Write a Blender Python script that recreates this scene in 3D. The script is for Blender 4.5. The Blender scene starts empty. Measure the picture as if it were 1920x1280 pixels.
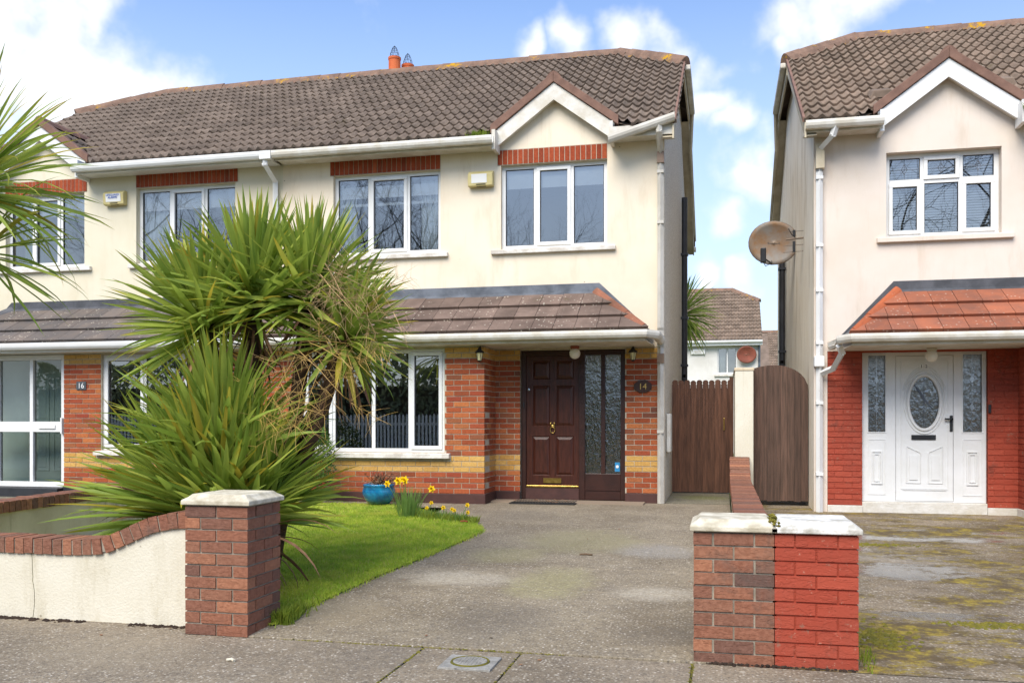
import bpy, bmesh, math, random
import numpy as np
from mathutils import Vector, Matrix, Euler
random.seed(7); np.random.seed(7)
rad = math.radians
scn = bpy.context.scene
COL = scn.collection
# ------------------------------------------------------------------ camera
YAW = math.atan2(395, 1722)
cam = bpy.data.cameras.new('camera'); camo = bpy.data.objects.new('camera', cam); COL.objects.link(camo)
camo.location = (0, 0, 1.14); camo.rotation_euler = (rad(90), 0, YAW)
cam.sensor_width = 36; cam.lens = 36*1722/1920; cam.shift_y = 150/1920
cam.clip_start = 0.05; cam.clip_end = 3000
scn.camera = camo
# ------------------------------------------------------------------ world, sun, exposure
SUN_EL, SUN_AZ = 48, -14      # degrees; azimuth measured from behind the camera, towards the left
world = bpy.data.worlds.new('World'); scn.world = world; world.use_nodes = True
def build_world():
    nt = world.node_tree; nt.nodes.clear(); N = nt.nodes.new; L = nt.links.new
    out = N('ShaderNodeOutputWorld'); bg = N('ShaderNodeBackground'); bg.inputs['Strength'].default_value = 0.1
    L(bg.outputs[0], out.inputs[0])
    sky = N('ShaderNodeTexSky'); sky.sky_type = 'NISHITA'; sky.sun_disc = False
    sky.sun_elevation = rad(SUN_EL); sky.sun_rotation = rad(180 + SUN_AZ)
    sky.air_density = 1.0; sky.dust_density = 0.6; sky.ozone_density = 1.0
    tc = N('ShaderNodeTexCoord')
    f = Vector((-math.sin(YAW), math.cos(YAW), 0)); r = Vector((math.cos(YAW), math.sin(YAW), 0))
    # heaps of cumulus standing where the photograph has them (direction, angular radius)
    blobs = [(150,120,.085),(60,150,.08),(235,150,.07),(300,185,.05),(130,55,.05),(190,20,.03),(20,60,.05),(-80,120,.12),
             (1060,88,.022),(985,100,.016),(1195,85,.026),(1245,92,.03),(1325,118,.022),(1320,190,.024),(1365,225,.016),
             (1480,45,.035),(1465,85,.02),(1560,5,.045),(1620,0,.03),(1402,328,.027),(1365,405,.022),(1330,500,.016),(1400,520,.016)]
    noise = N('ShaderNodeTexNoise'); noise.inputs['Scale'].default_value = 9; noise.inputs['Detail'].default_value = 5; noise.inputs['Roughness'].default_value = .6
    L(tc.outputs['Generated'], noise.inputs['Vector'])
    wn = N('ShaderNodeTexNoise'); wn.inputs['Scale'].default_value = 13; wn.inputs['Detail'].default_value = 2; L(tc.outputs['Generated'], wn.inputs['Vector'])
    ws = N('ShaderNodeVectorMath'); ws.operation = 'SUBTRACT'; ws.inputs[1].default_value = (.5,.5,.5); L(wn.outputs['Color'], ws.inputs[0])
    wm_ = N('ShaderNodeVectorMath'); wm_.operation = 'MULTIPLY_ADD'; wm_.inputs[1].default_value = (.10,.10,.10); L(ws.outputs[0], wm_.inputs[0]); L(tc.outputs['Generated'], wm_.inputs[2])
    acc = None
    for u, v, rr in blobs:
        d = (f + r*((u-960)/1722) + Vector((0,0,(790-v)/1722))).normalized()
        dist = N('ShaderNodeVectorMath'); dist.operation = 'DISTANCE'; dist.inputs[1].default_value = d
        L(wm_.outputs[0], dist.inputs[0])
        mr = N('ShaderNodeMapRange'); mr.inputs['From Min'].default_value = 0; mr.inputs['From Max'].default_value = rr*2.0
        mr.inputs['To Min'].default_value = 1; mr.inputs['To Max'].default_value = 0
        L(dist.outputs['Value'], mr.inputs['Value'])
        if acc is None: acc = mr.outputs[0]
        else:
            a = N('ShaderNodeMath'); a.operation = 'MAXIMUM'; L(acc, a.inputs[0]); L(mr.outputs[0], a.inputs[1]); acc = a.outputs[0]
    # broad field of clouds over the whole sky
    n2 = N('ShaderNodeTexNoise'); n2.inputs['Scale'].default_value = 2.3; n2.inputs['Detail'].default_value = 3
    L(tc.outputs['Generated'], n2.inputs['Vector'])
    m2 = N('ShaderNodeMapRange'); m2.inputs['From Min'].default_value = .58; m2.inputs['From Max'].default_value = .8
    m2.inputs['To Max'].default_value = .8
    L(n2.outputs['Fac'], m2.inputs['Value'])
    mx = N('ShaderNodeMath'); mx.operation = 'MAXIMUM'; L(acc, mx.inputs[0]); L(m2.outputs[0], mx.inputs[1])
    nn = N('ShaderNodeMath'); nn.operation = 'MULTIPLY_ADD'; L(noise.outputs['Fac'], nn.inputs[0]); nn.inputs[1].default_value = 1.9; nn.inputs[2].default_value = -.95
    ad = N('ShaderNodeMath'); ad.operation = 'ADD'; L(mx.outputs[0], ad.inputs[0]); L(nn.outputs[0], ad.inputs[1])
    cm = N('ShaderNodeMapRange'); cm.interpolation_type = 'SMOOTHSTEP'
    cm.inputs['From Min'].default_value = .22; cm.inputs['From Max'].default_value = 1.0; cm.inputs['To Max'].default_value = .95
    L(ad.outputs[0], cm.inputs['Value'])
    # pale veil low over the horizon
    sep = N('ShaderNodeSeparateXYZ'); L(tc.outputs['Generated'], sep.inputs[0])
    hz = N('ShaderNodeMapRange'); hz.inputs['From Min'].default_value = .02; hz.inputs['From Max'].default_value = .42
    hz.inputs['To Min'].default_value = .9; hz.inputs['To Max'].default_value = 0.10
    L(sep.outputs['Z'], hz.inputs['Value'])
    veil = N('ShaderNodeMixRGB'); veil.inputs['Color2'].default_value = (4.8, 5.5, 6.3, 1)
    gain = N('ShaderNodeMixRGB'); gain.blend_type = 'MULTIPLY'; gain.inputs['Fac'].default_value = 1; gain.inputs['Color2'].default_value = (.92, 1.08, 1.33, 1)
    L(sky.outputs[0], gain.inputs['Color1'])
    L(hz.outputs[0], veil.inputs['Fac']); L(gain.outputs[0], veil.inputs['Color1'])
    cl = N('ShaderNodeMixRGB'); L(cm.outputs[0], cl.inputs['Fac']); L(veil.outputs[0], cl.inputs['Color1'])
    sh = N('ShaderNodeMixRGB'); sh.inputs['Color1'].default_value = (4.9, 5.1, 5.5, 1); sh.inputs['Color2'].default_value = (7.6, 7.6, 7.6, 1)
    L(noise.outputs['Fac'], sh.inputs['Fac']); L(sh.outputs[0], cl.inputs['Color2'])
    L(cl.outputs[0], bg.inputs['Color'])
build_world()
sun = bpy.data.lights.new('sun', 'SUN'); sun.energy = 2.8; sun.angle = rad(42); sun.color = (1, .93, .83)
suno = bpy.data.objects.new('sun', sun); COL.objects.link(suno)
suno.rotation_euler = (rad(90-SUN_EL), 0, rad(SUN_AZ)); suno.location = (-5, -10, 20)
scn.view_settings.view_transform = 'Standard'; scn.view_settings.look = 'None'
scn.view_settings.exposure = 0.92; scn.view_settings.gamma = 1
scn.render.engine = 'CYCLES'
scn.cycles.max_bounces = 6; scn.cycles.diffuse_bounces = 3; scn.cycles.glossy_bounces = 3; scn.cycles.transparent_max_bounces = 8; scn.cycles.caustics_reflective = False; scn.cycles.caustics_refractive = False
# ------------------------------------------------------------------ materials
MATS = {}
def lin(h):
    h = h.lstrip('#'); o = []
    for i in (0,2,4):
        c = int(h[i:i+2],16)/255; o.append(c/12.92 if c <= .04045 else ((c+.055)/1.055)**2.4)
    return tuple(o)+(1,)
class NT:
    def __init__(s, name):
        s.m = bpy.data.materials.new(name); s.m.use_nodes = True; s.t = s.m.node_tree
        s.b = s.t.nodes['Principled BSDF']; MATS[name] = s.m
        g = s.t.nodes.new('ShaderNodeNewGeometry'); s.pos = g.outputs['Position']; s.geo = g
    def n(s, t, **k):
        x = s.t.nodes.new(t)
        for a, v in k.items(): setattr(x, a, v)
        return x
    def l(s, a, b): s.t.links.new(a, b)
    def noise(s, scale, detail=5, rough=.55, vec=None, stretch=None):
        x = s.n('ShaderNodeTexNoise'); x.inputs['Scale'].default_value = scale; x.inputs['Detail'].default_value = detail; x.inputs['Roughness'].default_value = rough
        v = vec or s.pos
        if stretch:
            mp = s.n('ShaderNodeMapping'); mp.inputs['Scale'].default_value = stretch; s.l(v, mp.inputs[0]); v = mp.outputs[0]
        s.l(v, x.inputs['Vector']); return x.outputs['Fac']
    def ramp(s, fac, a, b, lo=0., hi=1.):
        x = s.n('ShaderNodeMapRange'); x.interpolation_type = 'SMOOTHSTEP'
        for k, v in (('From Min',a),('From Max',b),('To Min',lo),('To Max',hi)): x.inputs[k].default_value = v
        s.l(fac, x.inputs['Value']); return x.outputs[0]
    def math(s, op, a, b=None, c=None):
        x = s.n('ShaderNodeMath', operation=op)
        for i, v in enumerate((a,b,c)):
            if v is None: continue
            if isinstance(v,(int,float)): x.inputs[i].default_value = v
            else: s.l(v, x.inputs[i])
        return x.outputs[0]
    def mix(s, fac, a, b, mode='MIX'):
        x = s.n('ShaderNodeMixRGB', blend_type=mode)
        for i, v in enumerate((fac,a,b)):
            if isinstance(v,(int,float)): x.inputs[i].default_value = v
            elif isinstance(v, tuple): x.inputs[i].default_value = v
            else: s.l(v, x.inputs[i])
        return x.outputs[0]
    def rnd(s):
        o = s.n('ShaderNodeObjectInfo').outputs['Random']; i = s.geo.outputs['Random Per Island']
        return s.math('FRACT', s.math('ADD', s.math('MULTIPLY', o, 7.31), s.math('MULTIPLY', i, 3.77)))
    def blob(s, x, y, r, axes=(1,1,0)):
        v = s.n('ShaderNodeVectorMath', operation='SUBTRACT'); s.l(s.pos, v.inputs[0]); v.inputs[1].default_value = (x,y,0)
        m = s.n('ShaderNodeVectorMath', operation='MULTIPLY'); s.l(v.outputs[0], m.inputs[0]); m.inputs[1].default_value = axes
        l = s.n('ShaderNodeVectorMath', operation='LENGTH'); s.l(m.outputs[0], l.inputs[0])
        return s.ramp(l.outputs['Value'], 0, r, 1, 0)
    def bump(s, h, strength=.3, dist=.01):
        b = s.n('ShaderNodeBump'); b.inputs['Strength'].default_value = strength; b.inputs['Distance'].default_value = dist
        s.l(h, b.inputs['Height']); s.l(b.outputs[0], s.b.inputs['Normal'])
    def fin(s, col, rough=.7, spec=.4, metal=0):
        if isinstance(col, tuple): s.b.inputs['Base Color'].default_value = col
        else: s.l(col, s.b.inputs['Base Color'])
        if isinstance(rough,(int,float)): s.b.inputs['Roughness'].default_value = rough
        else: s.l(rough, s.b.inputs['Roughness'])
        s.b.inputs['Specular IOR Level'].default_value = spec; s.b.inputs['Metallic'].default_value = metal
        return s.m
def plain(name, c, c2=None, scale=6, rough=.6, bump=0, bscale=60, var=0., metal=0, spec=.4, stretch=None, dist=.01):
    t = NT(name); a = lin(c); b = lin(c2) if c2 else a
    col = t.mix(t.ramp(t.noise(scale, 6, .6, stretch=stretch), .32, .68), a, b) if c2 else a
    if var:
        r = t.rnd(); k = t.math('MULTIPLY_ADD', r, 2*var, 1-var)
        cmb = t.n('ShaderNodeCombineColor'); [t.l(k, cmb.inputs[i]) for i in range(3)]
        col = t.mix(1, col, cmb.outputs[0], 'MULTIPLY')
    if bump: t.bump(t.noise(bscale, 6, .65), bump, dist)
    return t.fin(col, rough, spec, metal)
def render_wall(name, c, c2, stain='#b9a98c', grain=260, b=.35, amount=.4):
    t = NT(name)
    col = t.mix(t.ramp(t.noise(.9, 6, .6), .35, .7), lin(c), lin(c2))
    st = t.math('MULTIPLY', t.ramp(t.noise(2.2, 7, .65, stretch=(1.6,1.6,.35)), .50, .76), amount*1.5)
    col = t.mix(st, col, lin(stain))
    st = t.math('MULTIPLY', t.ramp(t.noise(5, 6, .7, stretch=(2.2,2.2,.12)), .58, .75), amount*.8); col = t.mix(st, col, lin(stain))
    v_ = t.n('ShaderNodeTexVoronoi'); v_.inputs['Scale'].default_value = 3.3; t.l(t.pos, v_.inputs['Vector']); col = t.mix(t.ramp(v_.outputs['Distance'], .02, .04, .6, 0), col, lin('#6d5f4a'))
    t.bump(t.math('ADD', t.noise(grain, 3, .6), t.math('MULTIPLY', t.noise(6, 4), .6)), b, .006)
    return t.fin(col, .9, .2)
def brick_mat(name, cols, rough=.85, dirt='#4a3a33', dirtamt=.35, crack=False):
    t = NT(name); r = t.rnd()
    cr = t.n('ShaderNodeValToRGB'); e = cr.color_ramp.elements
    while len(e) < len(cols): e.new(.5)
    for i, c in enumerate(cols): e[i].position = i/(len(cols)-1); e[i].color = lin(c)
    t.l(r, cr.inputs[0]); col = cr.outputs[0]
    col = t.mix(t.ramp(t.noise(40, 5, .65), .3, .7, 0, .55), col, t.mix(1, col, lin('#b8a59a'), 'MULTIPLY'))
    col = t.mix(t.ramp(t.noise(3.1, 6, .7), .52, .75, 0, dirtamt), col, lin(dirt))
    h = t.noise(70, 5, .6)
    if crack: h = t.math('ADD', h, t.math('MULTIPLY', t.ramp(t.noise(14, 3, .5, stretch=(1,1,3.2)), .47, .50, 0, 1), .9))
    t.bump(h, .5, .006)
    return t.fin(col, rough, .25)
def wet_concrete(name, a, b, blobs=(), moss=.35, wet=False):
    t = NT(name)
    n1 = t.noise(1.1, 7, .62); col = t.mix(t.ramp(n1, .34, .68), lin(a), lin(b))
    col = t.mix(t.ramp(t.noise(5.3, 6, .7), .45, .7, 0, .4), col, lin('#6f665a'))
    col = t.mix(t.ramp(t.noise(9, 7, .75), .52, .7, 0, .35), col, lin('#a39a89'))
    v = t.n('ShaderNodeTexVoronoi'); v.inputs['Scale'].default_value = 42; t.l(t.pos, v.inputs['Vector'])
    sp = t.ramp(v.outputs['Distance'], .1, .4, 1, 0)
    bw = t.n('ShaderNodeSeparateColor'); t.l(v.outputs['Color'], bw.inputs[0])
    pick = t.ramp(bw.outputs[0], .5, .62)
    col = t.mix(t.math('MULTIPLY', t.math('MULTIPLY', sp, pick), .9), col, lin('#d2c9ba'))
    dk = t.ramp(bw.outputs[1], .7, .8)
    col = t.mix(t.math('MULTIPLY', t.math('MULTIPLY', sp, dk), .8), col, lin('#3f3a34'))
    col = t.mix(t.ramp(t.noise(16, 6, .75), .48, .68, 0, .5), col, lin('#574f45'))
    col = t.mix(t.ramp(t.noise(62, 3, .6), .5, .62, 0, .45), col, lin('#4c453b')); col = t.mix(t.ramp(t.noise(48, 3, .6, stretch=(1.1,.9,1)), .54, .66, 0, .4), col, lin('#b7ae9c'))
    edge = t.math('ADD', t.math('MULTIPLY', t.noise(2.6,8,.72), .9), t.math('MULTIPLY', t.noise(22,5,.7), .5))
    for (x, y, r, ax, c, amt) in blobs:
        m = t.math('MULTIPLY', t.ramp(t.math('ADD', t.blob(x,y,r,ax), t.math('SUBTRACT', edge, .75)), .35, .85), amt)
        m = t.math('MULTIPLY', m, t.ramp(t.noise(34,5,.7),.38,.6,.35,1))
        col = t.mix(m, col, lin(c))
    lo = .46 if wet else .57
    ms = t.math('MULTIPLY', t.ramp(t.math('ADD', t.math('MULTIPLY', t.noise(1.5, 9, .74, stretch=(.7,1.2,1)), .75), t.math('MULTIPLY', t.noise(24,5,.7), .25)), lo, lo+.1), moss)
    col = t.mix(ms, col, t.mix(t.ramp(t.noise(7,6,.7),.42,.62), lin('#54452a'), t.mix(t.ramp(t.noise(30,4),.35,.65), lin('#7a6420'), lin('#9c8a26'))))
    # scattered pale specks: lichen and droppings
    v2 = t.n('ShaderNodeTexVoronoi'); v2.inputs['Scale'].default_value = 4.2; t.l(t.pos, v2.inputs['Vector'])
    col = t.mix(t.ramp(v2.outputs['Distance'], .04, .09, .5, 0), col, lin('#c9c2b2'))
    rough = .85; h = t.math('ADD', t.math('ADD', t.noise(110, 5, .7), t.math('MULTIPLY', sp, .5)), t.math('MULTIPLY', ms, 2.0 if wet else .6))
    if wet:
        pb = None
        for (px,py,pr_,pax) in ((1.55,8.5,.8,(.75,1.1,0)),(1.75,10.5,1.0,(.55,2.2,0)),(2.5,11.1,.7,(.6,2.5,0)),(1.45,6.75,.5,(.6,2.2,0)),(1.2,9.6,.5,(.6,2,0))):
            b_ = t.blob(px,py,pr_,pax); pb = b_ if pb is None else t.math('MAXIMUM', pb, b_)
        pud = t.ramp(t.math('ADD', pb, t.math('MULTIPLY_ADD', t.noise(3.5,6,.65,stretch=(.7,1.6,1)), 1.1, -.55)), .32, .5)
        pud = t.math('MULTIPLY', pud, t.math('SUBTRACT', 1, ms))
        rough = t.math('MULTIPLY_ADD', pud, -.66, .83)
        col = t.mix(t.math('MULTIPLY', pud, .5), col, lin('#5a5a58'))
        h = t.math('MULTIPLY', h, t.math('SUBTRACT', 1, pud))
    t.bump(h, .55, .008)
    return t.fin(col, rough, .4)

render_wall('cream_render', '#e4d8c2', '#dccdb4', '#c0aa88', 240, .25, .28)
render_wall('pale_render', '#d9d1ba', '#d2c8ae', '#bdb08e', 240, .2, .18)
render_wall('beige_render', '#ddd1c4', '#d5c7b7', '#bba78d', 300, .5, .3)
render_wall('side_beige', '#efe6d4', '#e6dac4', '#a8926e', 240, .25, .45)
render_wall('garden_cream', '#d8d3c2', '#cec8b4', '#aba184', 60, .6, .5)
render_wall('stained_render', '#d8c9ad', '#b8a68a', '#82745c', 40, .4, .7)
render_wall('white_roughcast', '#d8d5ce', '#cac6bd', '#a9a396', 40, 1., .3)
t = NT('pebbledash')
v = t.n('ShaderNodeTexVoronoi'); v.inputs['Scale'].default_value = 75; t.l(t.pos, v.inputs['Vector'])
sc = t.n('ShaderNodeSeparateColor'); t.l(v.outputs['Color'], sc.inputs[0])
t.bump(v.outputs['Distance'], .9, .012)
t.fin(t.mix(sc.outputs[0], lin('#bdb09c'), lin('#efe7d8')), .9, .2)
brick_mat('red_brick', ['#8d4a2e','#a0502f','#b0613a','#964530','#bd7342','#7a4a38'])
brick_mat('yellow_brick', ['#caa058','#d3ab62','#c4964e','#d8b36e'], dirtamt=.15)
brick_mat('old_brick', ['#83604f','#8c5f4c','#97664f','#75564a','#a87458','#6b5148'], dirt='#5a5048', dirtamt=.75, crack=True)
brick_mat('soldier_brick', ['#984428','#a64e2e','#8a3f28','#b05a36'], dirtamt=.2)
t = NT('painted_red')
t.bump(t.math('ADD', t.noise(60,5,.6), t.math('MULTIPLY', t.ramp(t.noise(14,3,.5,stretch=(1,1,3.2)),.47,.50,0,1), .9)), .5, .006)
k = t.rnd()
col = t.mix(t.ramp(t.noise(1.7,6,.7),.4,.7,0,.5), t.mix(k, lin('#97402e'), lin('#a54a36')), lin('#904a3a'))
col = t.mix(t.ramp(t.noise(11,8,.75),.60,.66,0,.75), col, lin('#8a6a58')); col = t.mix(t.ramp(t.noise(3.2,7,.75),.56,.72,0,.7), col, lin('#5c3a30')); col = t.mix(t.ramp(t.noise(26,6,.75),.62,.67,0,.7), col, lin('#b98a74'))
t.fin(col, .75, .25)
plain('mortar', '#bfb49f', '#a89d89', 8, .95, .3, 90)
plain('dark_mortar', '#a59c8c', '#857d6f', 8, .95, .3, 90)
def roof_mat(name, a, b, lichen=.6, spots=.3):
    t = NT(name); k = t.rnd()
    col = t.mix(t.ramp(t.noise(3, 6, .65), .3, .7), lin(a), lin(b))
    kk = t.math('MULTIPLY_ADD', k, .3, .85); cc = t.n('ShaderNodeCombineColor'); [t.l(kk, cc.inputs[i]) for i in range(3)]
    col = t.mix(1, col, cc.outputs[0], 'MULTIPLY')
    col = t.mix(t.ramp(t.noise(1.5, 8, .75), .60, .70, 0, lichen*.5), col, lin('#5a5127'))
    v = t.n('ShaderNodeTexVoronoi'); v.inputs['Scale'].default_value = 26; t.l(t.pos, v.inputs['Vector'])
    s2 = t.n('ShaderNodeSeparateColor'); t.l(v.outputs['Color'], s2.inputs[0])
    sp = t.math('MULTIPLY', t.ramp(v.outputs['Distance'], .1, .42, 1, 0), t.ramp(s2.outputs[0], .72, .76))
    sp = t.math('MULTIPLY', sp, t.ramp(t.noise(2.3, 4), .42, .6))
    col = t.mix(t.math('MULTIPLY', sp, spots), col, lin('#c9c1ae'))
    t.bump(t.noise(90, 5, .7), .4, .006)
    return t.fin(col, .85, .25)
roof_mat('roof_tile', '#786a5e', '#60544a'); roof_mat('roof_tile_warm', '#857364', '#6b5d50')
roof_mat('canopy_brown', '#77655a', '#5f5047', .8, .95); roof_mat('canopy_grey', '#5d5855', '#6e635a', .4, .95)
roof_mat('canopy_orange', '#9a5c42', '#7d5242', .4, .6)
roof_mat('hip_brown', '#96604a', '#74503f', .5, .3); roof_mat('hip_orange', '#a85a38', '#925238', .3, .2)
t = NT('ridge_tile')
col = t.mix(t.ramp(t.noise(5,6,.7),.3,.7), lin('#8a6f5e'), lin('#6a564a'))
col = t.mix(t.ramp(t.noise(2.6,8,.75),.56,.64), col, lin('#b58a1c')); t.bump(t.noise(60,6,.7),.6,.01); t.fin(col,.9,.2)
plain('verge_tile', '#836455', '#6d5246', 5, .85, .4, 60)
plain('lead', '#6f747b', '#50545a', 4, .5, .3, 14, metal=.25)
plain('dark_lead', '#3c3d40', '#55565a', 4, .55, .3, 14)
plain('white_pvc', '#e0e0de', '#d8d8d4', 3, .38, .05, 30)
plain('weathered_white', '#d8d5cc', '#c4bcab', 4.5, .6, .3, 50)
plain('gutter_grey', '#c9c5bb', '#b5b0a4', 3, .45, .1, 40)
plain('barge_beige', '#cbbfa5', '#b3a588', 3, .7, .2, 30)
plain('sill_paint', '#dfdbd2', '#bdb5a8', 7, .6, .4, 60)
plain('brown_pvc', '#2d1812', '#3a1f17', 5, .42, .1, 60)
plain('door_brown', '#37190f', '#4a2418', 9, .38, .15, 50, stretch=(4,4,.5))
plain('plinth_brown', '#4c2f29', '#3d2622', 5, .6, .2, 60)
plain('plinth_white', '#d8d5cd', '#c6c0b2', 6, .8, 1., 45)
plain('step_black', '#232528', '#2e3033', 5, .5, .2, 40)
plain('brass', '#c8a860', '#a98a48', 20, .28, metal=.9)
plain('chrome', '#c0c0c0', rough=.25, metal=1)
plain('black_plastic', '#1d1e20', '#2a2b2d', 5, .4)
plain('black_iron', '#232323', '#1a1a1a', 9, .5)
plain('soil_pipe', '#26272a', '#34353a', 3, .35)
plain('brown_pipe', '#8f7762', '#7d6654', 4, .5)
plain('terracotta', '#c9683a', '#b9572e', 6, .8, .3, 40)
plain('wood_gate', '#6a4836', '#4e3427', 5, .75, .5, 70, var=.18, stretch=(9,9,.6))
plain('wood_gate_worn', '#5f483c', '#45352b', 4, .8, .6, 70, var=.22, stretch=(9,9,.5))
plain('grey_green_door', '#b4c2b9', '#aab8af', 3, .45)
plain('alarm_cream', '#cdbf86', '#bfb078', 6, .5)
plain('alarm_white', '#e4e3de', rough=.5)
plain('blue_ink', '#3a5fb0', rough=.6)
plain('black_ink', '#16120e', rough=.6)
plain('white_ink', '#e8e8e6', rough=.6)
plain('gold_ink', '#c7a35a', rough=.4, metal=.5)
plain('plaque_brown', '#43271a', '#36200f', 8, .5)
plain('plate_grey', '#4b5054', rough=.45)
plain('sticker_blue', '#2f86b8', rough=.5)
plain('globe_glass', '#e6e1d6', rough=.25)
plain('lantern_glass', '#d8cf9e', rough=.3)
plain('rust_dish', '#918c86', '#92704f', 3.2, .55, .2, 40)
plain('rust_red', '#8a4a38', '#74402f', 5, .7)
plain('dish_edge', '#6b655f', '#7f6a55', 4, .5)
plain('curtain', '#c9cfcc', '#b9c0bf', 5, .9)
plain('net_blind', '#d9dcde', '#cfd3d6', 4, .9)
plain('green_curtain', '#8fa58a', '#6d8579', 6, .9)
plain('room', '#b5b0a8', '#a8a39b', 2, .95)
plain('room_floor', '#8a7a68', rough=.9)
plain('cap_stone', '#d8d1bd', '#a9a089', 9, .85, .5, 45)
plain('cap_white', '#e4e2dc', '#a8a497', 11, .85, .6, 40)
plain('mat_rubber', '#1c1c1d', '#2a2927', 14, .8, .8, 90)
plain('soil', '#3a2d22', '#2a2019', 20, 1, 1, 40)
plain('dead_leaf', '#8a6a4a', '#6d4a38', 9, .8, var=.25)
plain('red_litter', '#a8452f', '#8a3a2a', 9, .7)
plain('twig', '#6d5a45', '#53432f', 9, .9, .5, 60)
plain('moss', '#5e5c1e', '#746a22', 14, 1, 1, 60, var=.2)
plain('fence_white', '#e8e8e6', '#dadad6', 4, .6)
plain('bark', '#2e2720', '#3d342a', 6, .95, .6, 30)
plain('palm_bark', '#57412f', '#3c2c20', 12, 1, 1, 45, stretch=(1,1,2.5))
plain('panicle', '#bd9f74', '#a3845c', 8, .9, var=.3)
plain('panicle_yellow', '#c2a04e', '#b09060', 6, .8, var=.25)
plain('daff_yellow', '#e9c800', '#e0b400', 30, .5, var=.1)
plain('iron_lid', '#9c9a94', '#7d7b75', 14, .65, .4, 80)
t = NT('pot_blue'); t.fin(t.mix(t.ramp(t.noise(7,5,.6),.3,.7), lin('#0f4f7d'), lin('#1f86b0')), .12, .6)
t = NT('leaf')     # strap leaf: yellowish base and tip, green blade
uv = t.n('ShaderNodeUVMap'); sx = t.n('ShaderNodeSeparateXYZ'); t.l(uv.outputs[0], sx.inputs[0]); k = t.rnd()
g = t.mix(k, lin('#86a040'), lin('#bfca5c'))
g = t.mix(t.ramp(t.noise(3,4),.4,.7,0,.4), g, lin('#5f7c30'))
g = t.mix(t.math('MULTIPLY', t.ramp(sx.outputs['Y'], .72, 1), t.ramp(k,.45,.9)), g, lin('#c0aa2c'))
g = t.mix(t.ramp(sx.outputs['Y'], .0, .16, .8, 0), g, lin('#a08a3a'))
g = t.mix(t.ramp(k,.93,.97,0,.85), g, lin('#c2ab3e'))
ribs = t.n('ShaderNodeTexWave'); ribs.inputs['Scale'].default_value = 5; t.l(uv.outputs[0], ribs.inputs[0])
g = t.mix(t.math('MULTIPLY', ribs.outputs['Fac'], .14), g, lin('#2f4a1a'))
t.fin(g, .5, .35)
tl = t.n('ShaderNodeBsdfTranslucent'); t.l(g, tl.inputs[0]); ms_ = t.n('ShaderNodeMixShader'); ms_.inputs[0].default_value = .42
t.l(t.b.outputs[0], ms_.inputs[1]); t.l(tl.outputs[0], ms_.inputs[2]); t.l(ms_.outputs[0], t.t.nodes['Material Output'].inputs[0])
def leafy(name, a, b, rough=.55):
    t = NT(name); k = t.rnd(); t.fin(t.mix(t.ramp(t.noise(4,4),.35,.65), t.mix(k, lin(a), lin(b)), lin(b) if name != 'grass' else lin('#93b03c')), rough, .3)
    if name == 'grass':
        cs = t.b.inputs['Base Color'].links[0].from_socket; cs = t.mix(t.ramp(t.noise(1.6,6,.7),.5,.7,0,.6), cs, lin('#c0bd58')); cs = t.mix(t.ramp(k,.90,.96,0,.8), cs, lin('#c9b878')); t.l(cs, t.b.inputs['Base Color'])
    if name != 'shrub':
        cs = t.b.inputs['Base Color'].links[0].from_socket; tl = t.n('ShaderNodeBsdfTranslucent'); t.l(cs, tl.inputs[0]); mm = t.n('ShaderNodeMixShader'); mm.inputs[0].default_value = .45
        t.l(t.b.outputs[0], mm.inputs[1]); t.l(tl.outputs[0], mm.inputs[2]); t.l(mm.outputs[0], t.t.nodes['Material Output'].inputs[0])
leafy('grass', '#a3be3a', '#d0d75a', .85); leafy('shrub', '#35521f', '#4f6b2c'); leafy('added_hedge_leaf', '#76835a', '#9aa380'); leafy('daff_leaf', '#5c8240', '#86a558'); leafy('weed', '#6c8a2c', '#93a03a')
t = NT('lawn_soil'); t.bump(t.noise(40,5,.7),.8,.02); t.fin(t.mix(t.ramp(t.noise(5,6,.7),.35,.65), lin('#8a9636'), lin('#a8b04c')), 1, .1)
def glass(name, fac=.3, rip=0, tint=(.75,.8,.8,1), rscale=14):
    t = NT(name); t.t.nodes.remove(t.b); out = t.t.nodes['Material Output']
    tr = t.n('ShaderNodeBsdfTransparent'); tr.inputs[0].default_value = tint
    gl = t.n('ShaderNodeBsdfGlossy'); gl.inputs['Roughness'].default_value = .0; gl.inputs['Color'].default_value = (1,.96,.91,1)
    fr = t.n('ShaderNodeFresnel'); fr.inputs['IOR'].default_value = 1.5
    f = t.math('ADD', fr.outputs[0], fac)
    mx = t.n('ShaderNodeMixShader'); t.l(f, mx.inputs[0]); t.l(tr.outputs[0], mx.inputs[1]); t.l(gl.outputs[0], mx.inputs[2]); t.l(mx.outputs[0], out.inputs[0])
    b = t.n('ShaderNodeBump'); b.inputs['Strength'].default_value = .5 if rip else .04; b.inputs['Distance'].default_value = .02 if rip else .01
    t.l(t.noise(rscale if rip else 1.3, 4 if rip else 1, .6, stretch=(1,1,.6)), b.inputs['Height']); t.l(b.outputs[0], gl.inputs['Normal'])
    if rip: tr.inputs[0].default_value = tint
glass('window_glass', .24, tint=(.86,.9,.9,1)); glass('dark_glass', .24, tint=(.4,.42,.42,1)); glass('rippled_glass', .22, 1, (.3,.33,.33,1), 22); glass('porch_glass', .07, tint=(.8,.86,.84,1))
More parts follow.
